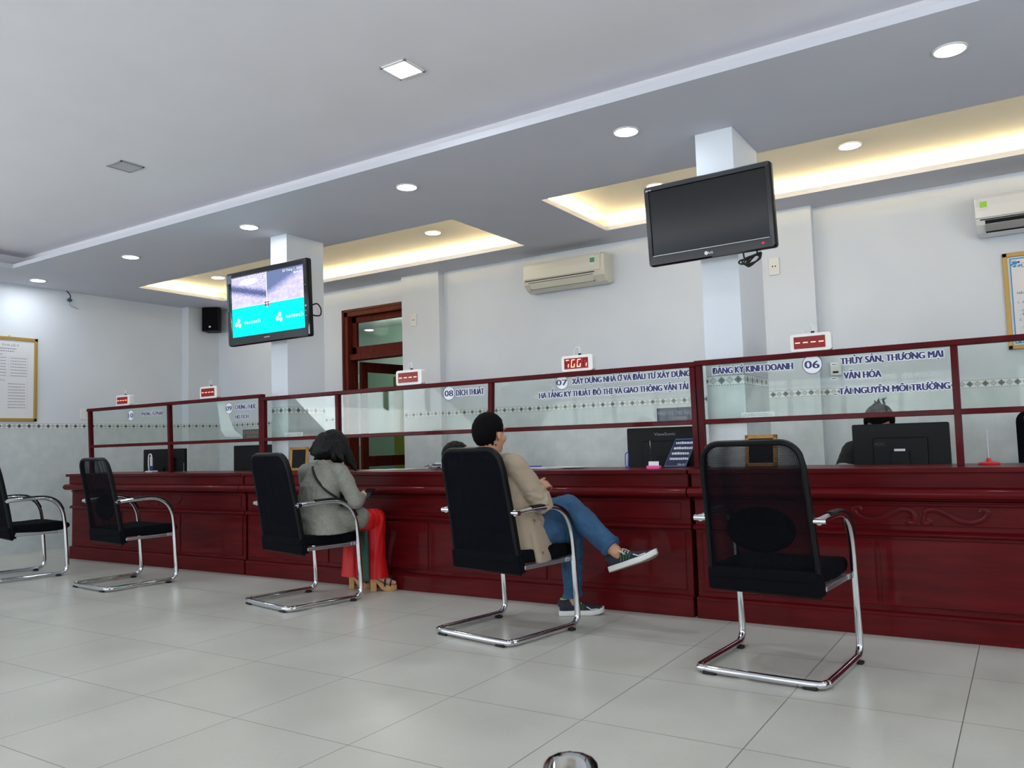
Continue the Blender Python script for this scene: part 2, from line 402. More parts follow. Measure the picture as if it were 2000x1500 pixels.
# lowered ceiling with two lit recesses; raised ceiling over the waiting side
TH = 0.04
CA = (-8.40, -3.95, 5.345, 6.50); CB = (-3.085, 1.5, 5.345, 6.50)
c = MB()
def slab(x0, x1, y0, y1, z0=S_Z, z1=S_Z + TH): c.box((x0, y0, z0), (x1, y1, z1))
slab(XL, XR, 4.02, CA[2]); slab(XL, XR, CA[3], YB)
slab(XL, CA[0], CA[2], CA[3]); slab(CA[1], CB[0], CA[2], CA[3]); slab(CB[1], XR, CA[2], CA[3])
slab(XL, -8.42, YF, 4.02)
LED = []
struct(c.build('ceiling', M_CEIL_SHADED))
c = MB()
for (x0, x1, y0, y1) in (CA, CB):            # recess: closed box above each opening, wider than the opening
    mg = .20; a, b, d, e = x0 - mg, x1 + mg, y0 - mg, y1 + mg
    c.box((a, d, 3.055), (b, e, 3.09))
    c.box((a - .02, d, S_Z + TH), (a, e, 3.06)); c.box((b, d, S_Z + TH), (b + .02, e, 3.06))
    c.box((a, d - .02, S_Z + TH), (b, d, 3.06)); c.box((a, e, S_Z + TH), (b, e + .02, 3.06))
o = struct(c.build('ceiling_recess', M_COVE))
M_LED = emat('warm_led', 'ffe3a8', 82.0)
for (x0, x1, y0, y1) in (CA, CB):
    z0 = S_Z + TH + .012; s = .165; l = MB()
    l.box((x0, y1 + s, z0), (x1, y1 + s + .02, z0 + .01)); l.box((x0, y0 - s - .02, z0), (x1, y0 - s, z0 + .01))
    l.box((x0 - s - .02, y0, z0), (x0 - s, y1, z0 + .01)); l.box((x1 + s, y0, z0), (x1 + s + .02, y1, z0 + .01))
    struct(l.build('led_strip', M_LED, o))
UZ = 3.085
c = MB(); c.box((-8.62, YF, UZ), (XR, 4.24, UZ + .04)); c.box((-8.64, 4.22, S_Z + TH), (XR, 4.26, UZ + .02)); c.box((-8.66, YF, S_Z + TH), (-8.62, 4.24, UZ + .02))
struct(c.build('ceiling_raised', M_CEIL))
struct(MB().box((XL - .15, YF - .15, 3.2), (XR + .15, YB + .2, 3.3)).build('ceiling_slab', M_CEIL))
# the two columns in line with the counter
for nm, (x0, x1, y0, y1) in (('column_1', (-5.555, -5.35, 4.80, 5.235)), ('column_2', (-1.635, -1.402, 4.78, 5.31))):
    struct(MB().box((x0, y0, 0), (x1, y1, S_Z + .03)).build(nm, M_WALL, None))

# back room seen through the door
M_GREENWALL = mat('green_wall', '98ab9d', 0.85); M_YELLOW = mat('yellow_paint', 'b5ac34', 0.6)
w = MB(); w.box((-10.6, 9.9, 0), (-4.4, 10.0, 3.0)); w.box((-10.7, YB + .14, 0), (-10.6, 10, 3.0)); w.box((-4.4, YB + .14, 0), (-4.3, 10, 3.0))
struct(w.build('wall_back_room', M_GREENWALL))
struct(MB().box((-10.7, YB + .14, 2.98), (-4.3, 10, 3.08)).build('ceiling_back_room', M_CEIL))
# door: frame, transom, leaf standing open into the back room
d = MB(); fy0, fy1 = YB - .015, YB + .15
d.box((DX0, fy0, 0), (DX0 + .085, fy1, DZ)); d.box((DX1 - .085, fy0, 0), (DX1, fy1, DZ)); d.box((DX0, fy0, DZ - .085), (DX1, fy1, DZ)); d.box((DX0 + .05, fy0 + .03, 2.06), (DX1 - .05, fy1, 2.13))
d.box((DX0 - .0, fy0 - .012, 0), (DX0 + .03, fy0, DZ)); d.box((DX0, fy0 - .012, DZ - .03), (DX1, fy0, DZ))
door = struct(d.build('door_1', M_DOORW, None, bevel=.004))
t = MB(); tx0, tx1, tz0, tz1 = DX0 + .085, DX1 - .085, 2.13, DZ - .085; ty0, ty1 = YB + .06, YB + .10
t.box((tx0, ty0, tz0), (tx0 + .07, ty1, tz1)); t.box((tx1 - .07, ty0, tz0), (tx1, ty1, tz1)); t.box((tx0, ty0, tz0), (tx1, ty1, tz0 + .09)); t.box((tx0, ty0, tz1 - .07), (tx1, ty1, tz1))
tr = t.build('transom', M_DOORW, door, bevel=.004)
MB().box((tx0 + .06, YB + .077, tz0 + .08), (tx1 - .06, YB + .083, tz1 - .06)).build('transom_glass', M_DOORGLASS, tr)
l = MB(); LW, LH = .83, 2.05
l.box((0, 0, .01), (.04, .095, LH)); l.box((0, LW - .095, .01), (.04, LW, LH)); l.box((0, .09, .01), (.04, LW - .09, .22)); l.box((0, .09, LH - .12), (.04, LW - .09, LH)); l.box((0, .09, .80), (.04, LW - .09, .925))
leaf = l.build('door_leaf', M_DOORW, door, bevel=.004)
leaf.location = (DX0 + .10, YB + .16, 0); leaf.rotation_euler = (0, 0, math.radians(-6))
MB().box((.017, .09, .2), (.023, LW - .09, .82)).build('leaf_glass', M_DOORGLASS, leaf)
MB().box((.017, .09, .915), (.023, LW - .09, LH - .1)).build('leaf_glass', M_DOORGLASS, leaf)
h = MB()
for z in (.35, 1.1, 1.85): h.cyl((DX0 + .097, YB + .15, z - .05), (DX0 + .097, YB + .15, z + .05), .008)
h.build('hinge', M_STEEL, door, smooth=True)
yp = thing('yellow_cupboard', 'tall plain yellow cupboard seen through the glass of the open red door', 'cupboard', (-6.93, 8.35, 0))
MB().box((-.3, 0, .05), (.12, .4, 1.98)).build('carcass', M_YELLOW, yp, bevel=.006)
MB().box((-.29, -.02, .07), (-.095, -.001, 1.96)).build('cupboard_door', M_YELLOW, yp, bevel=.003)
MB().box((-.085, -.02, .07), (.11, -.001, 1.96)).build('cupboard_door', M_YELLOW, yp, bevel=.003)
MB().box((-.28, .02, 0), (.10, .38, .05)).build('plinth', M_BLACKPL, yp)
bl = thing('ceiling_light', 'round ceiling light in the green room behind the door', 'light', (-7.95, 8.9, 2.98))
MB().cyl((0, 0, -.03), (0, 0, 0), .14, n=28).build('housing', M_WHITEPL, bl, True)
MB().cyl((0, 0, -.036), (0, 0, -.03), .125, n=28).build('diffuser', emat('back_room_lamp', 'f4fbff', 7.0), bl)
ll = D.lights.new('lamp_light', 'POINT'); ll.energy = 26; ll.shadow_soft_size = .12; ll.color = (.93, 1, .95)
lo = D.objects.new('lamp_light', ll); COL.objects.link(lo); lo.parent = bl; lo.location = (0, 0, -.2)

# ================================================================== ceiling lights
M_LAMP = emat('lamp_diffuser', 'f3f8ff', 14.0)
def downlight(x, y, z, label, power, on=True, group=None):
    t = thing('downlight', label, 'light', (x, y, z), 0, group)
    r = MB(); n = 28
    ring = lambda rad, zz: [(rad * math.cos(2 * PI * k / n), rad * math.sin(2 * PI * k / n), zz) for k in range(n)]
    r.rings([ring(.070, .0), ring(.080, 0), ring(.080, -.005), ring(.071, -.007)], cap=False, closed=True)
    r.build('trim_ring', M_WHITEPL, t, True)
    MB().cyl((0, 0, -.006), (0, 0, -.001), .0725, n=28).build('diffuser', M_LAMP, t)
    l = D.lights.new('lamp_light', 'AREA'); l.shape = 'DISK'; l.size = .13; l.energy = power; l.color = (.90, .95, 1.0)
    o = D.objects.new('lamp_light', l); COL.objects.link(o); o.parent = t; o.location = (0, 0, -.012); return t
wh = ['at the far left end, nearest the left wall', 'second from the left wall', 'just left of the screen with the turquoise picture', 'above the gap between the two hanging screens', 'just left of the column with the dark screen', 'nearest the camera, far right']
for k, x in enumerate((-8.81, -7.125, -5.425, -3.70, -1.958, -.205, 1.5)):
    if k < 6: downlight(x, 4.46, S_Z, 'round white downlight in the lowered ceiling, ' + wh[k], 4.3, group='front row of downlights')
cl = ['left of the turquoise screen', 'right of the turquoise screen, above the wooden door', 'just above the dark screen', 'right of the dark screen']
for k, x in enumerate((-7.83, -4.66, -2.39, -.93)):
    downlight(x, 5.99, 3.055, 'downlight in the glowing ceiling recess, ' + cl[k], 2.5, group='downlights in the ceiling recesses')
def square_light(x, y, z, label, on, power=0):
    t = thing('square_downlight', label, 'light', (x, y, z), 0)
    r = MB(); s = .09
    for (a, b, c_, d_) in ((-s, -s, s, -s + .016), (-s, s - .016, s, s), (-s, -s, -s + .016, s), (s - .016, -s, s, s)): r.box((a, b, -.008), (c_, d_, 0))
    r.build('frame', M_GREYPL if not on else M_WHITEPL, t, bevel=.002)
    m = M_LAMP if on else mat('unlit_diffuser', 'b4b4b8', .5)
    MB().box((-s + .014, -s + .014, -.006), (s - .014, s - .014, -.001)).build('diffuser', m, t)
    if on:
        l = D.lights.new('lamp_light', 'AREA'); l.shape = 'DISK'; l.size = .13; l.energy = power; l.color = (.92, .96, 1)
        o = D.objects.new('lamp_light', l); COL.objects.link(o); o.parent = t; o.location = (0, 0, -.014)
square_light(-2.75, 3.30, UZ, 'lit square downlight in the raised ceiling', True, 8)
square_light(-5.31, 3.28, UZ, 'unlit square downlight in the raised ceiling at left', False)

# ================================================================== reception counters
ZT = .848
def counter(name_x0, x1, label, carve, seams, rear):
    x0 = name_x0; t = thing('reception_counter', label, 'counter', ((x0 + x1) / 2, 4.75, 0), 0, 'reception counters'); ox = (x0 + x1) / 2; oy = 4.75
    def part(nm, mb, m=M_WOOD, bevel=.003, parent=t, smooth=False):
        mb.xf(Matrix.Identity(3), (-ox, -oy, 0)); return mb.build(nm, m, parent, smooth, bevel)
    YA = 4.535                              # face of the panels
    part('plinth', MB().box((x0, 4.51, 0), (x1, 4.775, .105)))
    part('plinth_moulding', MB().extx([(4.505, .105), (4.512, .118), (4.525, .124), (4.56, .124), (4.56, .105)], x0, x1))
    part('carcass', MB().box((x0 + .004, YA, .12), (x1 - .004, 4.775, ZT - .026)).box((rear[0], 4.775, 0), (rear[1], 4.99, ZT - .026)))
    e = [x0 + .03] + seams + [x1 - .03]
    for a, b in zip(e[:-1], e[1:]):
        part('front_panel', MB().box((a + .012, YA - .008, .15), (b - .012, YA + .002, .485)), bevel=.006)
    part('frieze_moulding', MB().extx([(YA, .497), (YA - .022, .502), (YA - .028, .514), (YA - .018, .526), (YA, .532)], x0 - .004, x1 + .004), smooth=True)
    part('frieze_panel', MB().box((x0 + .06, YA - .006, .555), (x1 - .06, YA + .002, .655)), bevel=.004)
    part('small_moulding', MB().extx([(YA, .665), (YA - .012, .668), (YA - .012, .676), (YA, .682)], x0, x1))
    pr = [(YA + .02, .690)] + [(4.478 + .036 * -math.sin(a), .7175 - .029 * math.cos(a)) for a in [PI * k / 10 for k in range(11)]] + [(YA + .02, .746)]
    part('bullnose_moulding', MB().extx(pr, x0 - .006, x1 + .006), smooth=True, bevel=0)
    part('upper_panel', MB().box((x0, 4.505, .746), (x1, 4.56, ZT - .026)), bevel=.003)
    part('worktop', MB().box((x0 - .004, 4.468, ZT - .026), (x1 + .004, 4.775, ZT)).box((rear[0], 4.775, ZT - .026), (rear[1], 5.0, ZT)), bevel=.004)
    for cx in carve:                        # carved double scroll on the frieze
        g = MB(); y = YA - .0075
        for s in (-1, 1):
            P = smoothpath([(cx + s * .035, y, .590), (cx + s * .05, y, .575), (cx + s * .022, y, .572), (cx + s * .03, y, .625), (cx + s * .075, y, .637), (cx + s * .13, y, .613), (cx + s * .18, y, .585), (cx + s * .235, y, .578), (cx + s * .285, y, .600), (cx + s * .300, y, .630), (cx + s * .28, y, .642), (cx + s * .268, y, .628)], 6)
            g.tube(P, .006, 10, ry=.016)
        part('carved_scroll', g, smooth=True, bevel=0)
    return t
counter(-8.24, -5.575, 'dark red wooden counter section at the far left, windows 09 and 10', [-6.75], [-7.35, -6.45], (-8.24, -5.575))
counter(-5.555, -1.68, 'long dark red wooden counter section in the middle, where both visitors sit', [-4.6, -2.75], [-4.6, -3.62, -2.65], (-5.335, -1.68))
counter(-1.66, 1.95, 'dark red wooden counter section at the right, window 06, behind the empty chair', [-.49, 1.0], [-1.30, -.69, .2, 1.1], (-1.385, 1.95))
# lower staff desks behind the counters
for x0, x1, lb in ((-8.2, -5.58, 'low staff desk behind the far left counter'), (-5.33, -1.66, 'low staff desk behind the middle counter'), (-1.38, 1.95, 'low staff desk behind the right counter')):
    sd = thing('staff_desk', lb, 'desk', ((x0 + x1) / 2, 5.35, 0), 0, 'staff desks'); w = (x1 - x0) / 2
    MB().box((-w, -.33, .70), (w, .25, .735)).build('desk_top', M_WOOD, sd, bevel=.004)
    for x in (-w + .02, w - .02): MB().box((x - .02, -.3, 0), (x + .02, .22, .70)).build('side_panel', M_WOODV, sd)

# ================================================================== glass partitions on the counters
PY0, PY1, PYG = 4.68, 4.72, 4.70
ZM0, ZM1 = 1.108, 1.137
# columns of posts: (x at counter, x at top rail)
def rail_z(x): return 1.482 if x < -1.67 else 1.492
SIGN = []
def partition(posts, ztop, label):
    x0 = posts[0][0]; x1 = posts[-1][0]; ox = (x0 + x1) / 2
    t = thing('glass_partition', label, 'partition', (ox, PYG, ZT), 0, 'framed glass partitions')
    def part(nm, mb, m=M_FRAMEW, parent=t, bevel=.003, smooth=False):
        mb.xf(Matrix.Identity(3), (-ox, -PYG, -ZT)); return mb.build(nm, m, parent, smooth, bevel)
    hw = .0165
    def px(p, z): k = (z - ZT) / (ztop - ZT); return p[0] + (p[1] - p[0]) * k
    zt0 = ztop - .030
    for p in posts:
        m = MB(); a = p[0]; b = px(p, zt0)
        m.rings([[(a - hw, PY0, ZT), (a + hw, PY0, ZT), (a + hw, PY1, ZT), (a - hw, PY1, ZT)], [(b - hw, PY0, zt0), (b + hw, PY0, zt0), (b + hw, PY1, zt0), (b - hw, PY1, zt0)]])
        part('post', m)
    part('top_rail', MB().box((posts[0][1] - .024, PY0 - .006, zt0), (posts[-1][1] + .024, PY1 + .006, ztop)))
    panes = []
    for p, q in zip(posts[:-1], posts[1:]):
        m = MB(); a0, a1 = px(p, ZM0) + hw, px(q, ZM0) - hw; part('middle_rail', m.box((a0, PY0, ZM0), (a1, PY1, ZM1)))
        m = MB(); zz = [(px(p, ZM1) + hw * .8, ZM1), (px(q, ZM1) - hw * .8, ZM1), (px(q, zt0) - hw * .8, zt0), (px(p, zt0) + hw * .8, zt0)]
        m.prism(zz, PYG - .003, PYG + .003)
        panes.append(part('glass_pane', m, M_GLASS, bevel=0))
    return t, panes, (ox, PYG, ZT)
P1 = partition([(-8.165, -8.215), (-6.838, -6.868), (-5.565, -5.572)], 1.515, 'red framed glass partition at the far left with numbers 09 and 10')
P2 = partition([(-5.535, -5.535), (-4.654, -4.657), (-3.19, -3.165), (-1.685, -1.69)], 1.487, 'long red framed glass partition in the middle with numbers 07 and 08')
P3 = partition([(-1.645, -1.65), (-.298, -.293), (1.05, 1.05), (1.9, 1.9)], 1.492, 'red framed glass partition at the right with number 06')
M_HALO = mat('white_vinyl', 'e2e5ea', .6)
def sign(P, k, name, lines=(), disc=None):
    t, panes, off = P; mb = MB(); y = PYG - .0045
    for (s, xa, ya, xb, yb, cap) in lines:
        px_text(mb, s, xa, ya, xb, yb, cap, y + .0006, .06, 1, .11); px_text(mb, s, xa, ya, xb, yb, cap, y, .08, 0)
    if disc:
        s, cx, cy, r, dx, cap = disc; c = at_y(cx, cy, y); rr = (at_y(cx, cy - r, y).z - c.z); n = 40
        pt = lambda q, yy: [(c.x + q * math.cos(2 * PI * i / n), yy, c.z + q * math.sin(2 * PI * i / n)) for i in range(n)]
        mb.mi(1); mb.add(pt(rr, y + .0007), [tuple(range(n))])
        a = pt(rr, y); b = pt(rr * .94, y); mb.mi(0); mb.add(a + b, [(i, (i + 1) % n, n + (i + 1) % n, n + i) for i in range(n)])
        px_text(mb, s, cx - dx, cy + cap * .5 + .4, cx + dx, cy + cap * .5 - .6, cap, y - .0003, .05, 0)
    mb.xf(Matrix.Identity(3), (-off[0], -off[1], -off[2]))
    return mb.build(name, [M_INK, M_HALO], panes[k])
sign(P3, 0, 'window_lettering', [('ĐĂNG KÝ KINH DOANH', 1391.7, 731.2, 1548.5, 720.7, 13), ('-', 1626, 716, 1631.5, 715.6, 13), ('THỦY SẢN, THƯƠNG MẠI', 1642.3, 712, 1841.8, 697, 13.5), ('-', 1626, 743, 1631.5, 742.6, 13), ('VĂN HÓA', 1648.6, 740.3, 1721, 735.8, 13.5), ('-', 1629, 774, 1634, 773.6, 13), ('TÀI NGUYÊN MÔI TRƯỜNG', 1639.5, 770.8, 1855.5, 759.2, 13.5)], ('06', 1586.3, 711.6, 19, 14, 15.5))
sign(P2, 2, 'window_lettering', [('XÂY DỰNG NHÀ Ở VÀ ĐẦU TƯ XÂY DỰNG', 1118, 750.5, 1348, 734.5, 12), ('- HẠ TẦNG KỸ THUẬT ĐÔ THỊ VÀ GIAO THÔNG VẬN TẢI', 1047, 778.7, 1344, 760, 11.7)], ('07', 1097.4, 746.9, 14, 10.5, 11.5))
sign(P2, 1, 'window_lettering', [('DỊCH THUẬT', 891.4, 773, 945, 769.6, 12)], ('08', 876.8, 768, 14, 8, 12))
sign(P1, 0, 'window_lettering', [('PHÒNG TƯ PHÁP', 276.8, 812, 318, 809.9, 7)], ('10', 255.3, 811.4, 10.5, 4.6, 9))
sign(P1, 1, 'window_lettering', [('CHỨNG THỰC', 459, 799.5, 500, 797.6, 8.6), ('HỘ TỊCH', 460, 818.3, 484.8, 816.8, 7.9)], ('09', 447, 797.4, 11, 5.6, 9.5))

# ================================================================== visitor chairs
def seg_half(z, z0, z1, w0, w1, r):
    hw = w0 + (w1 - w0) * (z - z0) / (z1 - z0)
    if z > z1 - r: hw = hw - r + math.sqrt(max(0, r * r - (z - (z1 - r)) ** 2))
    return hw
def back_y(z):                                # recline of the backrest (local y at height z)
    t = (z - .355) / .645; return -.155 - .085 * t - .035 * t * t
Z0, Z1, WB, WT, RC = .355, 1.0, .249, .228, .085
def back_grid(dy, inset=.012, z0=Z0, curve=.0, nz=26, nx=14):
    m = MB(); vs = []
    for i in range(nz + 1):
        t = i / nz; t = 1 - (1 - t) ** 1.35; z = z0 + (Z1 - inset - z0) * t; h = max(.02, seg_half(z, Z0, Z1, WB, WT, RC) - inset)
        for j in range(nx + 1):
            u = -1 + 2 * j / nx; vs.append((u * h, back_y(z) + dy + curve * (1 - u * u), z))
    fs = [(i * (nx + 1) + j, i * (nx + 1) + j + 1, (i + 1) * (nx + 1) + j + 1, (i + 1) * (nx + 1) + j) for i in range(nz) for j in range(nx)]
    return m.add(vs, fs)
M_MESHA = mesh_fabric('chair_mesh_open', '0c0d12', .42); M_MESHB = mesh_fabric('chair_mesh_dense', '0d0e14', .07)
M_DUST = mat('dusty_black_mesh', '15161d', .85, var=.35, vscale=7, spec=.2)
CHAIR_GROUP = 'black mesh visitor chairs along the counters'
def make_chair(label, mesh):
    t = thing('visitor_chair', label, 'chair', (0, 0, 0), 0, CHAIR_GROUP)
    # one bent chrome tube: arm, front leg, floor runner, rear bar, and the other side
    R = [(.262, -.215, .668), (.268, -.10, .676), (.272, .03, .679), (.274, .11, .668), (.275, .175, .628), (.275, .215, .565), (.275, .235, .48), (.275, .25, .30), (.275, .262, .10), (.275, .255, .05), (.275, .225, .026), (.275, .17, .022), (.275, -.20, .022), (.268, -.262, .022), (.215, -.295, .022)]
    Lf = [(-x, y, z) for x, y, z in reversed(R)]
    MB().tube(smoothpath(R + Lf, 5), .0165, 12, ry=.0165).build('tube_frame', M_CHROME, t, True)
    for s in (-1, 1):
        P = smoothpath([(s * .271, -.09, .690), (s * .272, .03, .693), (s * .274, .115, .682), (s * .275, .186, .640), (s * .275, .229, .570)], 6)
        MB().tube(P, .021, 10, ry=.008).build('arm_pad', M_BLACKPL, t, True)
        c = MB(); c.cyl((s * .225, -.205, .668), (s * .292, -.212, .668), .013); c.build('arm_joint', M_CHROME, t, True)
    # seat
    P = [(-.19, .40), (-.19, .455), (-.10, .462), (.05, .462), (.18, .468), (.262, .460), (.298, .440), (.300, .415), (.27, .395), (.10, .385)]
    m = MB().extx(P, -.236, .236); m.build('seat', M_BLACKFAB, t, True, .022, 4)
    u = MB()
    u.box((-.258, .12, .372), (.258, .20, .384)); u.box((-.258, -.14, .366), (-.225, .22, .388)); u.box((.225, -.14, .366), (.258, .22, .388)); u.box((-.262, .195, .366), (.262, .235, .392))
    u.build('seat_support', M_STEEL, t, bevel=.004)
    # backrest: rim tube, two mesh skins, lumbar cushion, closed lower band
    rim = []
    for i in range(31):
        z = Z0 + (Z1 - Z0) * (i / 30); rim.append((seg_half(z, Z0, Z1, WB, WT, RC) - .010, back_y(z), z))
    nt = 8
    path = rim[:-5] + [(WT - RC + RC * math.cos(a) - .010, back_y(Z1 - RC + RC * math.sin(a)), Z1 - RC + RC * math.sin(a)) for a in [PI / 2 * k / nt for k in range(2, nt + 1)]]
    path = path + [(-x, y, z) for x, y, z in reversed(path)]
    path = [Vector(p) for p in path]
    MB().tube(path, .014, 8, ry=.020, closed=True).build('backrest_frame', M_BLACKPL, t, True)
    back_grid(-.016, .008).build('rear_mesh', mesh, t, True)
    back_grid(.018, .010, curve=-.012).build('front_mesh', mesh, t, True)
    MB().ball((0, -.178, .62), (.155, .016, .10), 24, 12).build('lumbar_pad', M_BLACKFAB, t, True)
    b = MB(); vs = []
    def bnd(z, dy): return [(u * (seg_half(z, Z0, Z1, WB, WT, RC) + .003), back_y(z) + dy, z) for u in (-1, -.5, 0, .5, 1)]
    b.add(bnd(.35, -.024) + bnd(.445, -.022) + bnd(.35, .03) + bnd(.445, .028), [(i, i + 1, 6 + i, 5 + i) for i in range(4)] + [(10 + i, 11 + i, 16 + i, 15 + i) for i in range(4)] + [(i, i + 1, 11 + i, 10 + i) for i in range(4)] + [(5 + i, 6 + i, 16 + i, 15 + i) for i in range(4)] + [(0, 5, 15, 10), (4, 9, 19, 14)])
    b.build('lower_band', M_BLACKFAB, t, bevel=.006)
    for x, y in ((-.215, -.293), (.215, -.293), (-.275, .19), (.275, .19)):
        MB().box((x - .03, y - .018, 0), (x + .03, y + .018, .014)).build('floor_glide', M_RUBBER, t, bevel=.004)
    return t
chairA = make_chair('empty black mesh chair at the right, nearest the camera, in front of window 06', M_MESHA)
chairB = make_chair('black mesh chair the man in the beige jacket sits on', M_MESHB)
chairA.location = (-1.0, 3.755, 0); chairA.rotation_euler = (0, 0, math.radians(-4))
chairB.location = (-2.485, 3.80, 0); chairB.rotation_euler = (0, 0, math.radians(-10))
for src, x, y, a, lb in ((chairB, -4.22, 3.925, -11, 'black mesh chair the woman in the grey coat sits on'),
                         (chairA, -6.145, 3.83, -5, 'empty black mesh chair at the left end of the counter'),
                         (chairB, -7.44, 3.67, -9, 'empty black mesh chair cut off by the left edge of the photo')):
    c = copy_tree(src); c.location = (x, y, 0); c.rotation_euler = (0, 0, math.radians(a)); c['label'] = lb

# waiting bench right in front of the camera: only its chrome arm shows at the bottom edge
wb = thing('waiting_bench', 'waiting bench whose chrome arm end shows at the bottom edge of the photo', 'bench', (-.038, .79, 0), .5)
M_PADGREY = mat('blue_grey_vinyl', '8fa3ac', .5)
for k in range(2):
    x0 = .02 + .56 * k - .30
    MB().box((x0, -.52, .40), (x0 + .52, -.06, .44)).build('seat', M_PADGREY, wb, bevel=.015)
MB().box((-.32, -.30, .34), (.82, -.24, .40)).build('beam', M_STEEL, wb, bevel=.005)
for x in (-.26, .76):
    m = MB(); m.tube(smoothpath([(x, -.60, .02), (x, -.27, .10), (x, -.27, .34)], 4), .022, 10); m.tube(smoothpath([(x, .05, .02), (x, -.2, .09), (x, -.27, .12)], 4), .022, 10); m.build('leg', M_CHROME, wb, True)
am = MB(); am.tube(smoothpath([(-.355, -.50, .40), (-.355, -.50, .60), (-.355, -.42, .662), (-.355, -.10, .669), (-.355, .17, .669), (-.355, .245, .657), (-.355, .262, .61), (-.355, .20, .48), (-.355, .05, .42), (-.30, .0, .40)], 6), .015, 14, ry=.031)
am.build('arm', M_CHROME, wb, True)
MB().box((-.330, -.25, .651), (-.26, .20, .664)).build('arm_pad', M_PADGREY, wb, bevel=.008)

# ================================================================== hanging screens
def tv_root(name, label, loc, rz, rx):
    t = thing(name, label, 'television', loc); t.rotation_euler = (rx, 0, rz); return t
def tv_body(t, w, h, bz, bottom, d=.07):
    # shell, front bezel with opening, screen handled by caller
    m = MB(); m.prism(rrect(w, h, .018), -.012, .025); m.prism(rrect(w * .8, h * .78, .03), .02, d); m.build('shell', M_BLACKPL, t, bevel=.006)
    o = rrect(w, h, .018); iw, ih, cz = w - 2 * bz, h - bz - bottom, (bottom - bz) / 2
    i_ = rrect(iw, ih, .002, 5, 0, cz); n = len(o)
    f = MB(); v = [(p[0], -.018, p[1]) for p in o] + [(p[0], -.030, p[1]) for p in rrect(w - .012, h - .012, .014)] + [(p[0], -.028, p[1]) for p in rrect(iw + .008, ih + .008, .004, 5, 0, cz)] + [(p[0], -.016, p[1]) for p in i_]
    fs = [(k * n + j, k * n + (j + 1) % n, (k + 1) * n + (j + 1) % n, (k + 1) * n + j) for k in range(3) for j in range(n)]
    f.add(v, fs).build('bezel', M_GLOSSBLK, t, True)
    return iw, ih, cz
# left screen, switched on
t1 = tv_root('television', 'switched-on hanging screen with two camera views above turquoise', (-5.30, 4.555, 2.254), math.radians(-.5), math.radians(2.0))
iw, ih, cz = tv_body(t1, 1.0, .637, .048, .075)
def screen_view(name, band, seed):
    m = D.materials.new(name); m.use_nodes = True; x = NX(m); x.n.remove(x.n['Principled BSDF'])
    tc = x.n.new('ShaderNodeTexCoord'); sp = x.n.new('ShaderNodeSeparateXYZ'); x.l.new(tc.outputs['Generated'], sp.inputs[0])
    gx, gz = sp.outputs[0], sp.outputs[2]; n1 = x.noise(tc.outputs['Generated'], 9, 5); n2 = x.noise(tc.outputs['Generated'], 30, 3)
    a, b = band
    line = x.op('ADD', x.op('MULTIPLY', gx, b), a); wob = x.op('MULTIPLY', x.op('SUBTRACT', n2, .5), .35)
    dd = x.op('SUBTRACT', gz, x.op('ADD', line, wob))
    ground = x.ramp(n1, .3, .7, lin('b4aedb'), lin('cfcbf2'))
    if seed: k = x.op('SUBTRACT', 1.0, x.op('MINIMUM', 1.0, x.op('MULTIPLY', x.op('ABSOLUTE', dd), 5.5)))
    else: k = x.op('MINIMUM', 1.0, x.op('MAXIMUM', 0.0, x.op('ADD', .4, x.op('MULTIPLY', dd, 2.6))))
    c = x.mix(x.op('MINIMUM', x.op('MULTIPLY', k, 1.4), 1.0), ground, lin('55608a') if seed else lin('667399'))
    if seed:
        top = x.op('MINIMUM', 1.0, x.op('MAXIMUM', 0.0, x.op('MULTIPLY', x.op('SUBTRACT', dd, .12), 5.0)))
        c = x.mix(top, c, x.ramp(n2, .35, .65, lin('8b86b4'), lin('e6e2fa')))
    if seed:
        bx = x.op('DIVIDE', x.op('SUBTRACT', gx, .5), .26); bz_ = x.op('DIVIDE', x.op('SUBTRACT', gz, .80), .10)
        e = x.op('LESS_THAN', x.op('ADD', x.op('MULTIPLY', bx, bx), x.op('MULTIPLY', bz_, bz_)), x.op('ADD', .7, x.op('MULTIPLY', n2, .6)))
        c = x.mix(e, c, lin('fdfcff'))
    e = x.n.new('ShaderNodeEmission'); x.l.new(c, e.inputs[0]); e.inputs[1].default_value = 1.45
    x.l.new(e.outputs[0], x.n['Material Output'].inputs[0]); return m
x0, x1, zb, zt = -iw / 2, iw / 2, cz - ih / 2, cz + ih / 2; zm = zb + ih * .485
M_TURQ = emat('turquoise_screen', '14fbf4', 1.25); M_LINE = emat('screen_white', 'f4fbff', 1.1); M_PALE = emat('screen_pale', '8ff0ee', 1.0)
lit = MB().box((x0, -.0165, zb), (x1, -.014, zm)).build('lit_screen', M_TURQ, t1)
MB().box((x0, -.0168, zm), (-.003, -.014, zt)).build('camera_view', screen_view('view_yard', (.66, -.36), 1), lit)
MB().box((.003, -.0168, zm), (x1, -.014, zt)).build('camera_view', screen_view('view_road', (.30, .62), 0), lit)
g = MB(); g.box((-.0045, -.0175, zm - .03), (.0045, -.0166, zt)); g.box((x0, -.0175, zm - .002), (x1, -.0166, zm + .002))
add_text(g, '30 Tháng 1, 2020', .20, .43, zt - .030, .020, -.0172); add_text(g, '08:41:05', .33, .43, zt - .060, .020, -.0172)
add_text(g, 'CAM1', -.27, -.20, zm + .008, .018, -.0172); add_text(g, 'CAM2', .19, .26, zm + .008, .018, -.0172)
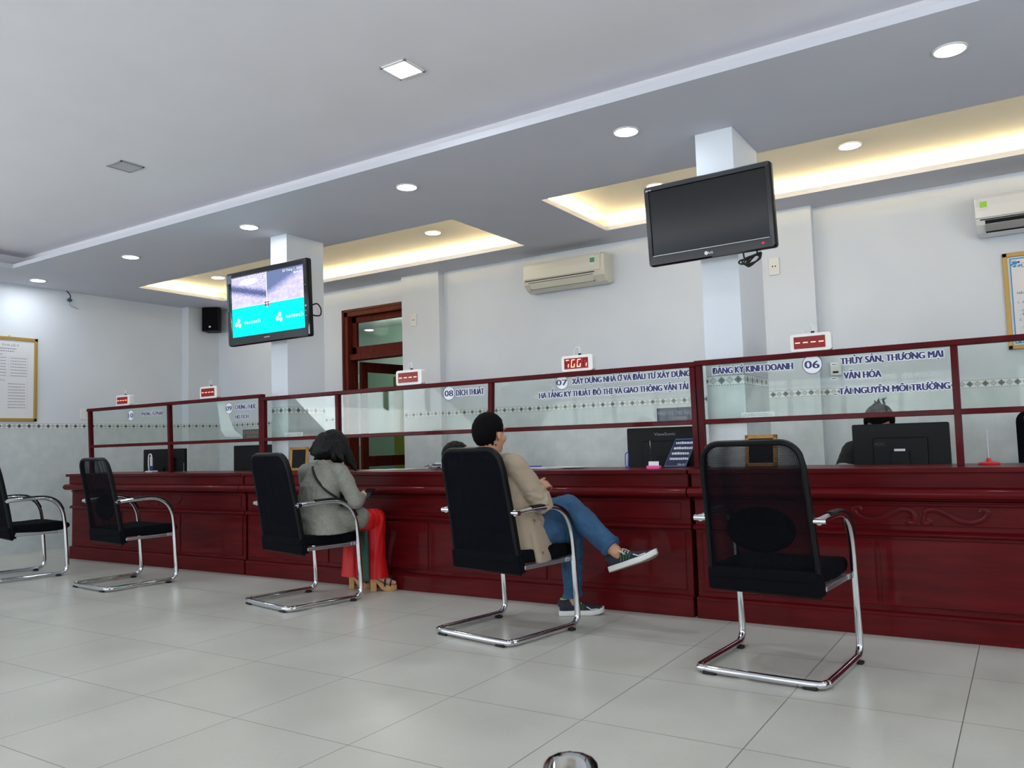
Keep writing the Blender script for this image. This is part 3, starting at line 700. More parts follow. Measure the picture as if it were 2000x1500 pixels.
for cx in (-.375, .145):
    for a in (75, 195, 315):
        q = [(cx + .026 * math.cos(math.radians(a)) + .019 * math.cos(2 * PI * k / 20), -.0172, zb + .115 + .026 * math.sin(math.radians(a)) + .019 * math.sin(2 * PI * k / 20)) for k in range(20)]
        g.add(q, [tuple(range(20))])
    add_text(g, 'vantech', cx + .075, cx + .285, zb + .10, .035, -.0172, bold=0.0)
g.build('screen_graphics', M_LINE, lit)
rd = MB().box((-.028, -.0174, zm - .024), (.022, -.0168, zm + .016)); rd.build('red_mark', emat('screen_red', 'c8406a', .8), lit)
MB().box((-.035, -.031, -.637 / 2 + .036), (.035, -.0295, -.637 / 2 + .046)).build('maker_badge', M_GREYPL, t1)
g = MB()
for z in (.10, -.07, -.11, -.15): g.cyl((.476, -.031, z), (.476, -.029, z), .0045 if z != -.07 else .009)
g.build('control_buttons', M_STEEL, t1, True)
g = MB().box((-.496, -.0315, -.02), (-.472, -.0302, .22)); g.mi(1).box((-.496, -.0316, .225), (-.43, -.0302, .30)); g.build('spec_sticker', [mat('sticker_green', '3e5a52', .5), mat('sticker_grey', '5a6670', .5)], t1)
MB().tube(smoothpath([(.45, .05, -.06), (.52, .05, -.055), (.56, .05, -.10), (.553, .05, -.15), (.50, .05, -.15), (.44, .05, -.13)], 6), .006, 8).build('power_cable', M_RUBBER, t1, True)
g = MB(); g.box((-.12, .07, -.10), (.12, .10, .12)); g.box((-.04, .09, -.05), (.04, .232, .07)); g.build('wall_bracket', M_BLACKPL, t1, bevel=.004)
# right screen, switched off
t2 = tv_root('television', 'dark switched-off hanging screen on the right column', (-1.497, 4.545, 2.32), math.radians(-2.2), math.radians(4.6))
iw, ih, cz = tv_body(t2, .772, .486, .034, .062)
MB().box((-iw / 2, -.018, cz - ih / 2), (iw / 2, -.014, cz + ih / 2)).build('dark_screen', M_SCREENOFF, t2)
MB().box((-iw / 2, -.0295, cz - ih / 2 - .004), (iw / 2, -.0275, cz - ih / 2 - .001)).build('silver_line', M_STEEL, t2)
g = MB(); q = [(-.018 + .011 * math.cos(2 * PI * k / 24), -.0305, -.215 + .011 * math.sin(2 * PI * k / 24)) for k in range(24)]; g.add(q, [tuple(range(24))])
add_text(g, 'LG', -.003, .022, -.222, .014, -.0306, bold=.05); add_text(g, 'LED TV', -.372, -.335, .212, .010, -.0303)
g.build('maker_badge', mat('badge_silver', 'cfd2d6', .4), t2)
MB().cyl((.315, -.031, -.21), (.315, -.029, -.21), .006).build('standby_light', emat('standby_red', 'ff2040', 2.5), t2)
g = MB(); g.box((-.12, .07, -.10), (.12, .10, .12)); g.box((-.05, .09, -.05), (.03, .22, .07)); g.build('wall_bracket', M_BLACKPL, t2, bevel=.004)
g = MB(); g.tube(smoothpath([(.185, .02, -.20), (.185, .02, -.262), (.20, .02, -.285), (.225, .02, -.292)], 5), .005, 8); g.tube(smoothpath([(.262, .02, -.20), (.264, .02, -.26), (.275, .02, -.275)], 5), .005, 8)
for k in range(4):
    P = [(.228 + (.055 - .004 * k) * math.cos(a) + .004 * k, .015 + .006 * k, -.287 + (.020 + .003 * k) * math.sin(a + .3 * k) + .15 * (.05 * math.cos(a))) for a in [2 * PI * i / 18 for i in range(18)]]
    g.tube(P, .0048, 8, closed=True)
for k in range(2):
    P = [(.18 + .028 * math.cos(a), .02 + .006 * k, -.292 + .013 * math.sin(a)) for a in [2 * PI * i / 14 for i in range(14)]]; g.tube(P, .0045, 8, closed=True)
g.build('coiled_cable', M_RUBBER, t2, True)

# ================================================================== air conditioners
def air_con(x0, x1, z0, z1, label, open_, body, sticker):
    t = thing('air_conditioner', label, 'air conditioner', ((x0 + x1) / 2, YB - .002, z0)); w = (x1 - x0) / 2; h = z1 - z0
    P = [(0, .02), (-.06, .0), (-.13, .02), (-.19, .07), (-.205, .105), (-.205, h - .05), (-.195, h - .01), (-.17, h), (0, h)]
    MB().extx(P, -w, w).build('housing', body, t, bevel=.012, seg=3)
    MB().extx([(-.205, .112), (-.216, .118), (-.218, .2), (-.214, h - .03), (-.203, h - .006), (-.195, h - .006), (-.2, .112)], -w + .02 if not open_ else -w, w - .035 if not open_ else w).build('front_panel', body, t, bevel=.004)
    m = MB(); m.extx([(-.207, .100), (-.207, .108), (-.19, .108), (-.19, .100)], -w + .03, w - .10); m.build('panel_gap', M_BLACKPL, t)
    if open_: MB().extx([(-.130, .018), (-.192, .068), (-.202, .098), (-.17, .09), (-.12, .04)], -w + .06, w - .06).build('air_slot', M_BLACKPL, t)
    f = MB(); f.extx([(-.150, .030), (-.153, .026), (-.197, .080), (-.190, .082)], -w + .07, w - .13) if not open_ else f.extx([(-.16, .022), (-.205, .066), (-.202, .072), (-.157, .028)], -w + .06, w - .06)
    f.build('louver', body if not open_ else M_GREYPL, t, bevel=.002)
    if not open_:
        g = MB(); g.extx([(-.1505, .0245), (-.156, .031), (-.150, .031)], -w + .06, w - .12); g.extx([(-.196, .082), (-.2005, .086), (-.19, .086)], -w + .06, w - .12); g.build('louver_gap', M_BLACKPL, t)
        MB().extx([(-.165, .052), (-.182, .075), (-.18, .077), (-.163, .054)], w - .095, w - .06).build('indicator', M_GREYPL, t)
    sx = w - .14 if not open_ else -w + .03
    g = MB(); g.box((sx, -.2195, h - .115), (sx + .055, -.2170, h - .03)); g.mi(1).box((sx + .004, -.2200, h - .094), (sx + .051, -.2190, h - .050)); g.build('energy_label', sticker, t)
    return t
M_GREENLAB = mat('green_label', '2f8f3c', .5); M_LIME = mat('lime_label', '8cc63e', .5)
air_con(-4.135, -3.24, 2.515, 2.80, 'cream air conditioner on the back wall between the two hanging screens', False, M_CREAMPL, [M_PAPER, M_GREENLAB])
air_con(-.225, .66, 2.45, 2.735, 'white air conditioner at the upper right edge, above the framed notice', True, mat('ac_white', 'd7d8da', .22), [M_PAPER, M_LIME])

# ================================================================== queue number displays on the top rails
M_LEDRED = emat('led_red_lit', 'ff7a60', 5.5); M_LEDDIM = emat('led_red_dim', 'd00818', .5); M_LEDFACE = mat('display_window', '2a0306', .15, emit='a00010', estr=.45)
def display(x0, x1, zrail, digits, label, h=None):
    w = x1 - x0; h = h or w * .46; t = thing('queue_display', label, 'display', ((x0 + x1) / 2, PYG, zrail), 0, 'queue number displays on the partitions')
    MB().prism(rrect(w, h, h * .16, 5, 0, h / 2), -.022, .03).build('case', M_WHITEPL, t, bevel=.004)
    fw, fh, cz = w * .76, h * .66, h * .5; a = -fw / 2 - w * .02
    MB().box((a, -.0245, cz - fh / 2), (a + fw, -.0215, cz + fh / 2)).build('display_window', M_LEDFACE, t)
    cw = fw / 4; dh = fh * .74; dw = cw * .62; s = dh * .10
    for k, d in enumerate(digits):
        cx = a + cw * (k + .5); z0 = cz - dh / 2; m = MB()
        seg = {'a': ((-dw / 2, dh - s), (dw / 2, dh)), 'g': ((-dw / 2, dh / 2 - s / 2), (dw / 2, dh / 2 + s / 2)), 'd': ((-dw / 2, 0), (dw / 2, s)),
               'f': ((-dw / 2, dh / 2), (-dw / 2 + s, dh)), 'e': ((-dw / 2, 0), (-dw / 2 + s, dh / 2)), 'b': ((dw / 2 - s, dh / 2), (dw / 2, dh)), 'c': ((dw / 2 - s, 0), (dw / 2, dh / 2))}
        for q, (lo, hi) in seg.items():
            sh = lambda x, z: cx + x + .12 * (z - dh / 2)
            if q not in d and digits[0] == 'g': continue
            m.mi(0 if q in d else 1).add([(sh(lo[0], lo[1]), -.0250, z0 + lo[1]), (sh(hi[0], lo[1]), -.0250, z0 + lo[1]), (sh(hi[0], hi[1]), -.0250, z0 + hi[1]), (sh(lo[0], hi[1]), -.0250, z0 + hi[1])], [(0, 1, 2, 3)])
        m.build('digit', [M_LEDRED, M_LEDDIM], t)
    c = MB(); c.cyl((.01, .005, h), (.01, .005, h + .012), .010); c.build('cable_plug', M_BLACKPL, t, True)
    MB().tube(smoothpath([(.01, .005, h + .01), (.012, .005, h + .045), (-.01, .01, h + .055), (-.035, .02, h + .04), (-.05, .032, h + .002)], 5), .003, 6).build('cable', M_WHITEPL, t, True)
def dsp(xa, xb, zr, dg, lb):
    a = at_y(xa, 700, PYG).x; b = at_y(xb, 700, PYG).x; display(a, b, zr, dg, lb)
dsp(1546, 1627, 1.493, 'gggg', 'white queue display with four red dashes above window 06')
dsp(1099, 1160, 1.488, ['ac', 'afedc', 'afedc', 'c'], 'white queue display with lit red digits above window 07')
dsp(776, 826, 1.488, 'gggg', 'white queue display with four red dashes above window 08')
dsp(394, 427, 1.516, 'gggg', 'white queue display with four red dashes above window 09')
dsp(231, 257, 1.516, 'gggg', 'white queue display with four red dashes above window 10')

# ================================================================== things on the walls
M_GOLD = mat('gold_frame', 'a98a4a', .4, .3); M_GREYLINE = mat('printed_grey', '8d9098', .7)
def lines(mb, x0, x1, z, h, y, seed):         # rows of unreadable small print
    r = random.Random(seed); x = x0
    while x < x1 - .004:
        w = min(r.uniform(.008, .022), x1 - x); mb.box((x, y - .0004, z), (x + w, y, z + h)); x += w + .004
ps = thing('framed_notice', 'gold framed fee table on the left wall', 'poster', (XL, 4.0, 1.42), PI / 2)     # local x runs along the wall, -y into the room
def wall_local_left(): return None
ph, pw = .915, 1.0                             # local: faces -y ; rotate so it faces +x
ps.location = (XL + .002, 4.655, 1.42); ps.rotation_euler = (0, 0, PI / 2)
f = MB(); f.box((-pw, -.022, 0), (-pw + .035, 0, ph)); f.box((-.035, -.022, 0), (0, 0, ph)); f.box((-pw, -.022, 0), (0, 0, .035)); f.box((-pw, -.022, ph - .035), (0, 0, ph)); f.build('frame', M_GOLD, ps, bevel=.004)
MB().box((-pw + .03, -.010, .03), (-.03, -.001, ph - .03)).build('paper_sheet', M_PAPER, ps)
g = MB(); y = -.0103
add_text(g, 'THÙ LAO DỊCH THUẬT', -.80, -.19, ph - .105, .026, y, bold=.02)
for k in range(2): lines(g, -.70, -.22 - .02 * k, ph - .135 - .028 * k, .010, y, k)
lines(g, -.62, -.36, ph - .20, .011, y, 5)
z = ph - .235
for k in range(7):
    lines(g, -.52, -.32, z, .008, y, 10 + k); lines(g, -.28, -.11, z, .008, y, 30 + k); lines(g, -.86, -.58, z, .008, y, 50 + k); z -= .032
add_text(g, 'CHI PHÍ KHÁC', -.66, -.33, z - .022, .020, y, bold=.02); z -= .055
for k in range(9): lines(g, -.30, -.12, z, .008, y, 70 + k); lines(g, -.88, -.42 + .02 * (k % 3), z, .008, y, 90 + k); z -= .032
for (a, b, c_, d_) in ((-.90, -.10, ph - .215, ph - .2145), (-.90, -.899, .08, ph - .2), (-.10, -.099, .08, ph - .2), (-.30, -.299, ph - .45, ph - .215), (-.55, -.549, ph - .45, ph - .215)): g.box((a, y - .0002, min(c_, d_)), (b, y, max(c_, d_)))
g.build('printed_text', M_GREYLINE, ps)
MB().cyl((-.29, -.004, ph), (-.29, -.004, ph + .014), .006).build('hanger', M_GOLD, ps, True)
# right notice
pr = thing('framed_notice', 'gold framed notice with a blue border at the right edge', 'poster', (-.08, YB - .002, 1.605)); pw, ph = .62, .715
f = MB(); f.box((0, -.022, 0), (.032, 0, ph)); f.box((pw - .032, -.022, 0), (pw, 0, ph)); f.box((0, -.022, 0), (pw, 0, .032)); f.box((0, -.022, ph - .032), (pw, 0, ph)); f.build('frame', M_GOLD, pr, bevel=.004)
MB().box((.028, -.010, .028), (pw - .028, -.001, ph - .028)).build('paper_sheet', M_PAPER, pr)
M_BLUE = mat('border_blue', '2f86bd', .6); M_PALEBLUE = mat('ornament_blue', 'a9cfe6', .6)
g = MB(); y = -.0104
for (a, b, c_, d_) in ((.045, .053, .05, ph - .05), (pw - .053, pw - .045, .05, ph - .05), (.045, pw - .045, .042, .05), (.045, pw - .045, ph - .05, ph - .042)): g.box((a, y, c_), (b, y + .0008, d_))
for (cx, cz) in ((.08, ph - .08), (pw - .08, ph - .08), (.08, .08), (pw - .08, .08)):
    for k in range(7):
        a = k * .9; g.add([(cx + .012 * k * .5 * math.cos(a) + .013 * math.cos(2 * PI * i / 12), y - .0001 * k, cz + .012 * k * .5 * math.sin(a) * .7 + .010 * math.sin(2 * PI * i / 12)) for i in range(12)], [tuple(range(12))])
g.build('blue_border', M_BLUE, pr)
g = MB()
for (cx, cz) in ((.08, ph - .08), (.08, .08), (pw - .08, .08)):
    for k in range(6):
        a = k * 1.25 + .4; g.add([(cx + .024 * math.cos(a) + .007 * math.cos(2 * PI * i / 10), y - .0012, cz + .018 * math.sin(a) + .006 * math.sin(2 * PI * i / 10)) for i in range(10)], [tuple(range(10))])
g.build('border_ornament', M_PALEBLUE, pr)
g = MB(); M_TXT = mat('printed_dark', '565a66', .7)
for s, x, w, z in (('ỦY', .118, .05, ph - .115), ('C', .135, .02, ph - .155)): add_text(g, s, x, x + w, z, .026, y - .002, bold=.02)
for s, x, w, z in (('Nếu tổ c', .078, .10, .405), ('1. Ông:', .080, .085, .335), ('- Số đ', .086, .062, .276), ('- Email', .086, .078, .248), ('2. Ông:', .080, .085, .208), ('- Số đ', .086, .062, .150), ('- Email', .086, .078, .122)): add_text(g, s, x, x + w, z, .017, y - .002, bold=.0)
for k in range(6): lines(g, .20, .54, .40 - .05 * k, .010, y - .0015, 200 + k)
g.build('printed_text', M_TXT, pr)
# loudspeaker
sp = thing('loudspeaker', 'black loudspeaker in the back left corner under the ceiling', 'loudspeaker', (-8.945, YB - .20, 2.600), math.radians(36))
pts = [(-.105, -.10), (.105, -.10), (.125, -.05), (.085, .10), (-.085, .10)]
m = MB(); n = len(pts); m.add([(p[0], p[1], 0) for p in pts] + [(p[0], p[1], .315) for p in pts], [tuple(range(n)), tuple(range(2 * n - 1, n - 1, -1))] + [(j, (j + 1) % n, n + (j + 1) % n, n + j) for j in range(n)])
m.build('cabinet', mat('speaker_black', '101015', .6, spec=.2), sp, bevel=.008)
MB().box((-.098, -.109, .010), (.098, -.099, .305)).build('grille', mat('speaker_grille', '0b0b0f', .85, bump=.4, bscale=400, spec=.1), sp, bevel=.004)
MB().box((-.012, -.1115, .045), (.012, -.109, .065)).build('badge', M_WHITEPL, sp)
g = MB(); g.tube([(0, .09, .2), (0, .13, .2), (.05, .165, .2)], .014, 8); g.build('wall_bracket', M_BLACKPL, sp)
# small hanging gadget on the left wall
gd = thing('cable_end', 'small blue connector dangling on wires at the top of the left wall', 'connector', (XL + .02, 4.99, 2.82))
MB().ball((.02, 0, -.005), (.018, .030, .022), 12, 8).build('plug', mat('blue_plug', '23475c', .5), gd, True)
MB().tube(smoothpath([(.0, -.03, .10), (.03, -.02, .075), (.03, .005, .04), (.02, 0, .01)], 5), .006, 8).build('wire', M_BLACKPL, gd, True)
MB().tube(smoothpath([(.02, 0, -.02), (.02, .005, -.055), (.01, .04, -.075), (-.015, .12, -.09)], 5), .0035, 8).build('loose_wire', M_GREYPL, gd, True)
# switches and sockets
def plate(name, label, loc, w, h, rz=0, holes=0):
    t = thing(name, label, 'socket' if holes else 'switch', loc, rz)
    MB().box((-w / 2, -.010, 0), (w / 2, 0, h)).build('cover_plate', M_WHITEPL, t, bevel=.003)
    if holes:
        g = MB(); [g.cyl((dx, -.0115, h * .5), (dx, -.0095, h * .5), .006, n=10) for dx in (-.011, .012)]; g.build('socket_holes', M_BLACKPL, t)
    else:
        for k in range(3): MB().box((-w * .16, -.014, h * (.2 + .22 * k)), (w * .16, -.009, h * (.36 + .22 * k))).build('rocker', M_WHITEPL, t, bevel=.002)
    return t
plate('light_switch', 'white switch plate on the left wall beside the partition end', (XL, 5.205, 1.45), .12, .12, PI / 2)
plate('wall_socket', 'white socket plate beside the dark hanging screen', (-1.71, YB - .10, 2.375), .085, .145, 0, 2)
plate('wall_socket', 'white socket plate on the wall right of the wooden door', (-5.62, YB - .10, 2.345), .085, .135, 0, 2)
ic = thing('intercom', 'small white intercom on the back wall behind the number 06 glass', 'intercom', (-1.285, YB, 1.50))
MB().box((-.045, -.03, 0), (.045, 0, .11)).build('case', M_WHITEPL, ic, bevel=.008); MB().box((-.022, -.034, .02), (.022, -.03, .035)).build('button', M_BLACKPL, ic, bevel=.002)

# ================================================================== things on and behind the counters
DZK = .735                                     # staff desk board
def monitor(x0, x1, ztop, y, label, rz=0, stand='plate', badge=None, sticker=False, h=None):
    w = x1 - x0; h = h or w * .60; t = thing('monitor', label, 'monitor', ((x0 + x1) / 2, y, DZK), rz); zb = ztop - DZK - h
    MB().prism(rrect(w, h, .010, 4, 0, zb + h / 2), 0, .035).build('shell', M_BLACKPL, t, bevel=.004)
    MB().box((-w / 2 + .012, .034, zb + .03), (w / 2 - .012, .0375, zb + h - .012)).build('screen', M_SCREENOFF, t)
    MB().prism(rrect(w * .56, h * .56, .012, 4, 0, zb + h * .45), -.022, .002).build('back_housing', M_BLACKPL, t, bevel=.005)
    g = MB(); g.box((-.05, -.04, .011), (.05, -.021, zb + .14)); g.build('stand_neck', M_BLACKPL, t, bevel=.004)
    MB().box((-.12, -.06, 0), (.12, .12, .012)).build('stand_base', M_BLACKPL, t, bevel=.004)
    if badge:
        g = MB(); add_text(g, badge, -.075, .075, zb + h - .055, .020, -.0006, bold=.0); g.build('maker_badge', mat('badge_grey', '8d9096', .5), t)
    if sticker:
        g = MB(); g.box((-.03, -.0235, zb + h * .43), (.028, -.022, zb + h * .51)); g.build('white_sticker', M_PAPER, t)
    return t
mE = monitor(-.885, -.372, 1.078, 5.15, 'black monitor seen from behind under the number 06 sign, with white sticker', 0, badge=None, sticker=True, h=.30)
g = MB(); add_text(g, 'AOC', -.135, -.075, .215, .022, -.0226, bold=.03); g.build('maker_badge', mat('badge_dim', '24262b', .5), mE)
mC = monitor(-2.32, -1.77, 1.106, 5.09, 'large black monitor seen from behind, next to the blue sign', 0, badge='ViewSonic', h=.335)
mA = monitor(-7.93, -7.235, 1.075, 5.12, 'black monitor seen from behind at the far left window 10', 0, h=.33)
mB = monitor(-6.47, -5.86, 1.083, 5.12, 'black monitor seen from behind under the number 09 sign', 0, h=.33)
for mm in (mA, mB):
    pass
# blue acrylic sign with white lettering
M_NAVYSIGN = mat('navy_sign', '14204a', .25)
bs = thing('desk_sign', 'tilted navy blue sign with white lettering on the counter', 'sign', (-1.885, 4.86, ZT)); bs.rotation_euler = (math.radians(-14), 0, 0)
m = MB(); m.add([(-.085, -.002, 0), (.065, -.002, 0), (.135, -.002, .185), (-.015, -.002, .185), (-.085, .002, 0), (.065, .002, 0), (.135, .002, .185), (-.015, .002, .185)], [(0, 1, 2, 3), (7, 6, 5, 4), (0, 4, 5, 1), (1, 5, 6, 2), (2, 6, 7, 3), (3, 7, 4, 0)]); m.build('panel', M_NAVYSIGN, bs, bevel=.001)
g = MB(); r = random.Random(4)
for k in range(4):
    z = .148 - .034 * k; x = -.062 + .375 * z; e = .060 + .375 * z
    while x < e - .006:
        w = min(r.uniform(.006, .018), e - x); g.box((x, -.0032, z), (x + w, -.002, z + .016 * r.uniform(.8, 1))); x += w + .003
add_text(g, 'Cảm ơn !', .008, .062, .012, .012, -.0028, bold=.02)
g.build('white_lettering', M_PAPER, bs)
g = MB(); e = .003
for a, b in (((-.078, .006), (.060, .006)), ((.060, .006), (.126, .179)), ((.126, .179), (-.010, .179)), ((-.010, .179), (-.078, .006))):
    g.add([(a[0], -.0028, a[1]), (b[0], -.0028, b[1]), (b[0], -.0028, b[1] + e * .6), (a[0], -.0028, a[1] + e * .6)], [(0, 1, 2, 3)])
g.build('pale_outline', mat('outline_blue', '8fb4d8', .5), bs)
MB().add([(-.085, .004, 0), (.065, .004, 0), (.065, .06, 0), (-.085, .06, 0), (-.085, .004, .003), (.065, .004, .003), (.065, .06, .003), (-.085, .06, .003)], [(0, 1, 2, 3), (7, 6, 5, 4), (0, 4, 5, 1), (1, 5, 6, 2), (2, 6, 7, 3), (3, 7, 4, 0)]).build('foot', M_CLEAR, bs).rotation_euler = (math.radians(14), 0, 0)
# pink card clip
pk = thing('card_holder', 'pink card holder with white card in front of the blue sign', 'card holder', (-1.935, 4.62, ZT))
MB().prism(rrect(.085, .02, .006, 4, 0, .010), -.018, .018).build('base', mat('pink_plastic', 'e0559a', .4), pk, bevel=.003)
m = MB(); m.obox((0, .0, .030), (.066, .002, .030), Matrix.Rotation(math.radians(-6), 3, 'X')); m.build('card', M_PAPER, pk)
rod = thing('memo_rod', 'thin clear upright rod standing left of the blue sign', 'rod', (-2.03, 4.80, ZT))
MB().cyl((0, 0, 0), (0, 0, .17), .003, n=8).build('stem', M_CLEAR, rod); MB().cyl((0, 0, 0), (0, 0, .006), .02).build('foot', M_CLEAR, rod)
# blue pen on a stand
def bluepen(x, y, label):
    t = thing('counter_pen', label, 'pen', (x, y, ZT)); M_PENB = mat('pen_blue', '1b2f8c', .35)
    MB().cyl((0, 0, 0), (0, 0, .012), .016).build('holder', M_PENB, t, True)
    MB().cyl((.004, 0, .01), (.008, 0, .085), .0045, .0045, 10).build('barrel', M_PENB, t, True)
    MB().tube(smoothpath([(.008, 0, .085), (.004, 0, .098), (-.012, 0, .09), (-.016, 0, .05), (-.014, 0, .008)], 5), .003, 8).build('cord', M_PENB, t, True)
bluepen(-2.19, 4.80, 'blue counter pen standing beside the large monitor')
# spike file with red base
sk = thing('paper_spike', 'paper spike with red base at the right end of the counter', 'paper spike', (-.178, 4.80, ZT))
m = MB(); n = 28
m.rings([[(rr * math.cos(2 * PI * k / n), rr * math.sin(2 * PI * k / n), z) for k in range(n)] for rr, z in ((.048, 0), (.050, .006), (.046, .012), (.014, .018), (.008, .034))]); m.build('base', mat('red_plastic', 'c0202a', .35), sk, True)
MB().cyl((0, 0, .03), (0, 0, .185), .0024, .0014, 8).build('spike', M_STEEL, sk, True)
# wooden standing frames
M_LIGHTWOOD = mat('light_wood', 'a87a35', .5, var=.15, vscale=30)
def easel(label, x, y, z, w, h, rz, rx):
    t = thing('picture_stand', label, 'picture frame', (x, y, z)); t.rotation_euler = (rx, 0, rz); b = .022
    f = MB(); f.box((-w / 2, -.01, 0), (-w / 2 + b, .01, h)); f.box((w / 2 - b, -.01, 0), (w / 2, .01, h)); f.box((-w / 2, -.01, 0), (w / 2, .01, b)); f.box((-w / 2, -.01, h - b), (w / 2, .01, h)); f.build('frame', M_LIGHTWOOD, t, bevel=.002)
    MB().box((-w / 2 + b, -.002, b), (w / 2 - b, .004, h - b)).build('picture', M_BLACKPL, t)
    g = MB(); g.obox((0, .05, h * .46), (.03, .006, h * .70), Matrix.Rotation(math.radians(22), 3, 'X')); g.build('back_strut', M_LIGHTWOOD, t)
    return t
easel('light wooden picture frame leaning on the counter behind the woman', -5.20, 4.775, ZT + .003, .155, .20, math.radians(35), math.radians(-12))
easel('light wooden picture frame standing behind the empty right chair', -1.322, 4.755, ZT + .003, .185, .185, 0, math.radians(-8))
# papers
def papers(label, x, y, sheets, name='paper_stack', z=ZT):
    t = thing(name, label, 'papers', (x, y, z)); r = random.Random(len(label))
    for k, (dx, dy, w, d, a) in enumerate(sheets):
        m = MB(); R = Matrix.Rotation(math.radians(a), 3, 'Z'); m.obox((0, 0, 0), (w, d, .002)); m.xf(R, (dx, dy, .0015 + .0024 * k)); m.build('sheet', M_PAPER, t)
    return t
papers('small stack of white papers on the counter in front of the man', -2.83, 4.84, [(0, 0, .30, .21, 4), (.05, .01, .30, .21, -6), (-.02, -.01, .28, .2, 10), (.18, 0, .25, .21, 2)])
papers('loose white sheets on the counter right of the woman', -4.33, 4.85, [(0, 0, .30, .21, 3), (.16, 0, .3, .2, -4)])
pn = thing('ballpoint_pen', 'blue ballpoint pen lying on the white papers', 'pen', (-2.90, 4.80, ZT + .0125), math.radians(8))
MB().cyl((-.07, 0, .004), (.06, 0, .004), .004, .004, 10).build('barrel', mat('pen_blue', '1b2f8c', .35), pn, True); MB().cyl((.06, 0, .004), (.072, 0, .004), .004, .001, 10).build('tip', M_STEEL, pn, True)
cr = thing('crumpled_papers', 'crumpled white papers on the counter left of the man', 'papers', (-3.73, 4.87, ZT)); r = random.Random(9)
for k in range(3):
    m = MB(); n = 7; vs = []
    for i in range(n):
        for j in range(n):
            u, v = i / (n - 1) - .5, j / (n - 1) - .5
            vs.append((u * .20, v * .16, .03 + .055 * (1 - abs(u) * 1.4) * noise.noise(Vector((u * 3 + k * 5, v * 3, k))) + .05 * (k == 1) * (.5 - abs(u)) + .008 * k))
    fs = [(i * n + j, i * n + j + 1, (i + 1) * n + j + 1, (i + 1) * n + j) for i in range(n - 1) for j in range(n - 1)]
    m.add(vs, fs); o = m.build('sheet', M_PAPER, cr); s = o.modifiers.new('thickness', 'SOLIDIFY'); s.thickness = .001
    lo = min(v.co.z for v in o.data.vertices)
    for v in o.data.vertices: v.co.z += .002 - lo + .004 * k
    o.location.x = .05 * (k - 1)
g = MB(); g.box((-.05, -.082, .03), (.03, -.080, .042)); g.build('dark_print', M_INKDARK, cr)
# white gadget in front of the far left monitor
wg = thing('phone_holder', 'white bent wire phone holder in front of the far left monitor', 'holder', (-7.35, 4.82, ZT))
MB().prism(rrect(.11, .014, .006, 4, .02, .007), -.035, .035).build('base', M_WHITEPL, wg, bevel=.003)
MB().tube(smoothpath([(-.02, 0, .01), (-.03, 0, .08), (-.025, 0, .165), (.0, 0, .178), (.018, 0, .165), (.018, 0, .12)], 5), .006, 8).build('wire_arm', M_WHITEPL, wg, True)
MB().box((.008, -.01, .06), (.03, .008, .15)).build('clip', M_WHITEPL, wg, bevel=.003); MB().box((.005, -.014, .014), (.05, .006, .06)).build('blue_pad', mat('pad_blue', '1d2a78', .4), wg, bevel=.003)
rod2 = thing('memo_rod', 'thin dark upright rod between the two far left monitors', 'rod', (-6.93, 4.90, ZT))
MB().cyl((0, 0, 0), (0, 0, .085), .002, n=8).build('stem', M_GREYPL, rod2); MB().cyl((0, 0, 0), (0, 0, .004), .015).build('foot', M_GREYPL, rod2)
# nameplates and notices behind the glass (they stand on the middle rails)
def nameplate(label, xa, xb, y0px, y1px, lines_, m, tm):
    a = at_y(xa, (y0px + y1px) / 2, PYG + .012); b = at_y(xb, (y0px + y1px) / 2, PYG + .012); h = at_y((xa + xb) / 2, y0px, PYG).z - at_y((xa + xb) / 2, y1px, PYG).z
    t = thing('nameplate', label, 'nameplate', ((a.x + b.x) / 2, PYG + .012, ZM1)); w = (b.x - a.x) / 2
    MB().box((-w, 0, 0), (w, .003, h)).build('plate', m, t)
    g = MB()
    for s, u0, u1, z, c in lines_: add_text(g, s, -w + 2 * w * u0, -w + 2 * w * u1, h * z, h * c, -.0008, bold=.0)
    g.build('plate_lettering', tm, t); return t
nameplate('dark blue nameplate behind the number 07 glass', 1283, 1355, 796, 822, (('PHẠM THỊ THU THẢO', .03, .98, .45, .32), ('CHUYÊN VIÊN', .40, .80, .12, .18)), mat('plate_navy', '232748', .4), M_GREYPL)
nameplate('dark green nameplate behind the number 09 glass', 474, 508, 834, 852, (('LÊ THỊ XUÂN HÒA', .04, .97, .48, .34), ('CHUYÊN VIÊN', .25, .8, .12, .2)), mat('plate_green', '12231d', .4), mat('plate_red_text', 'a04a4a', .5))
def glass_notice(label, xa, xb, ya, yb):
    a = at_y(xa, yb, PYG + .01); b = at_y(xb, ya, PYG + .01); t = thing('paper_notice', label, 'notice', ((a.x + b.x) / 2, PYG + .008, ZM1)); w = (b.x - a.x) / 2; h = b.z - a.z
    MB().box((-w, 0, 0), (w, .001, h)).build('sheet', M_PAPER, t)
    g = MB(); lines(g, -w * .8, w * .8, h * .58, h * .12, -.0004, 5); lines(g, -w * .9, w * .9, h * .28, h * .12, -.0004, 6); g.build('printed_text', M_GREYLINE, t)
glass_notice('small white paper notice on the rail left of the number 06', 1448, 1512, 802, 815)
glass_notice('small white paper notice on the rail above the wooden frame', 556, 592, 838, 848)
tp = thing('hanging_paper', 'white curled paper strip hanging behind the number 09 glass', 'paper', (-6.20, PYG + .02, ZM1))
m = MB(); a = at_y(423, 778, PYG + .05); 
P = [(at_y(423, 780, PYG + .03), at_y(442, 780, PYG + .03)), (at_y(428, 815, PYG + .03), at_y(448, 815, PYG + .03)), (at_y(432, 842, PYG + .035), at_y(458, 840, PYG + .035)), (at_y(440, 853, PYG + .05), at_y(474, 853, PYG + .05))]
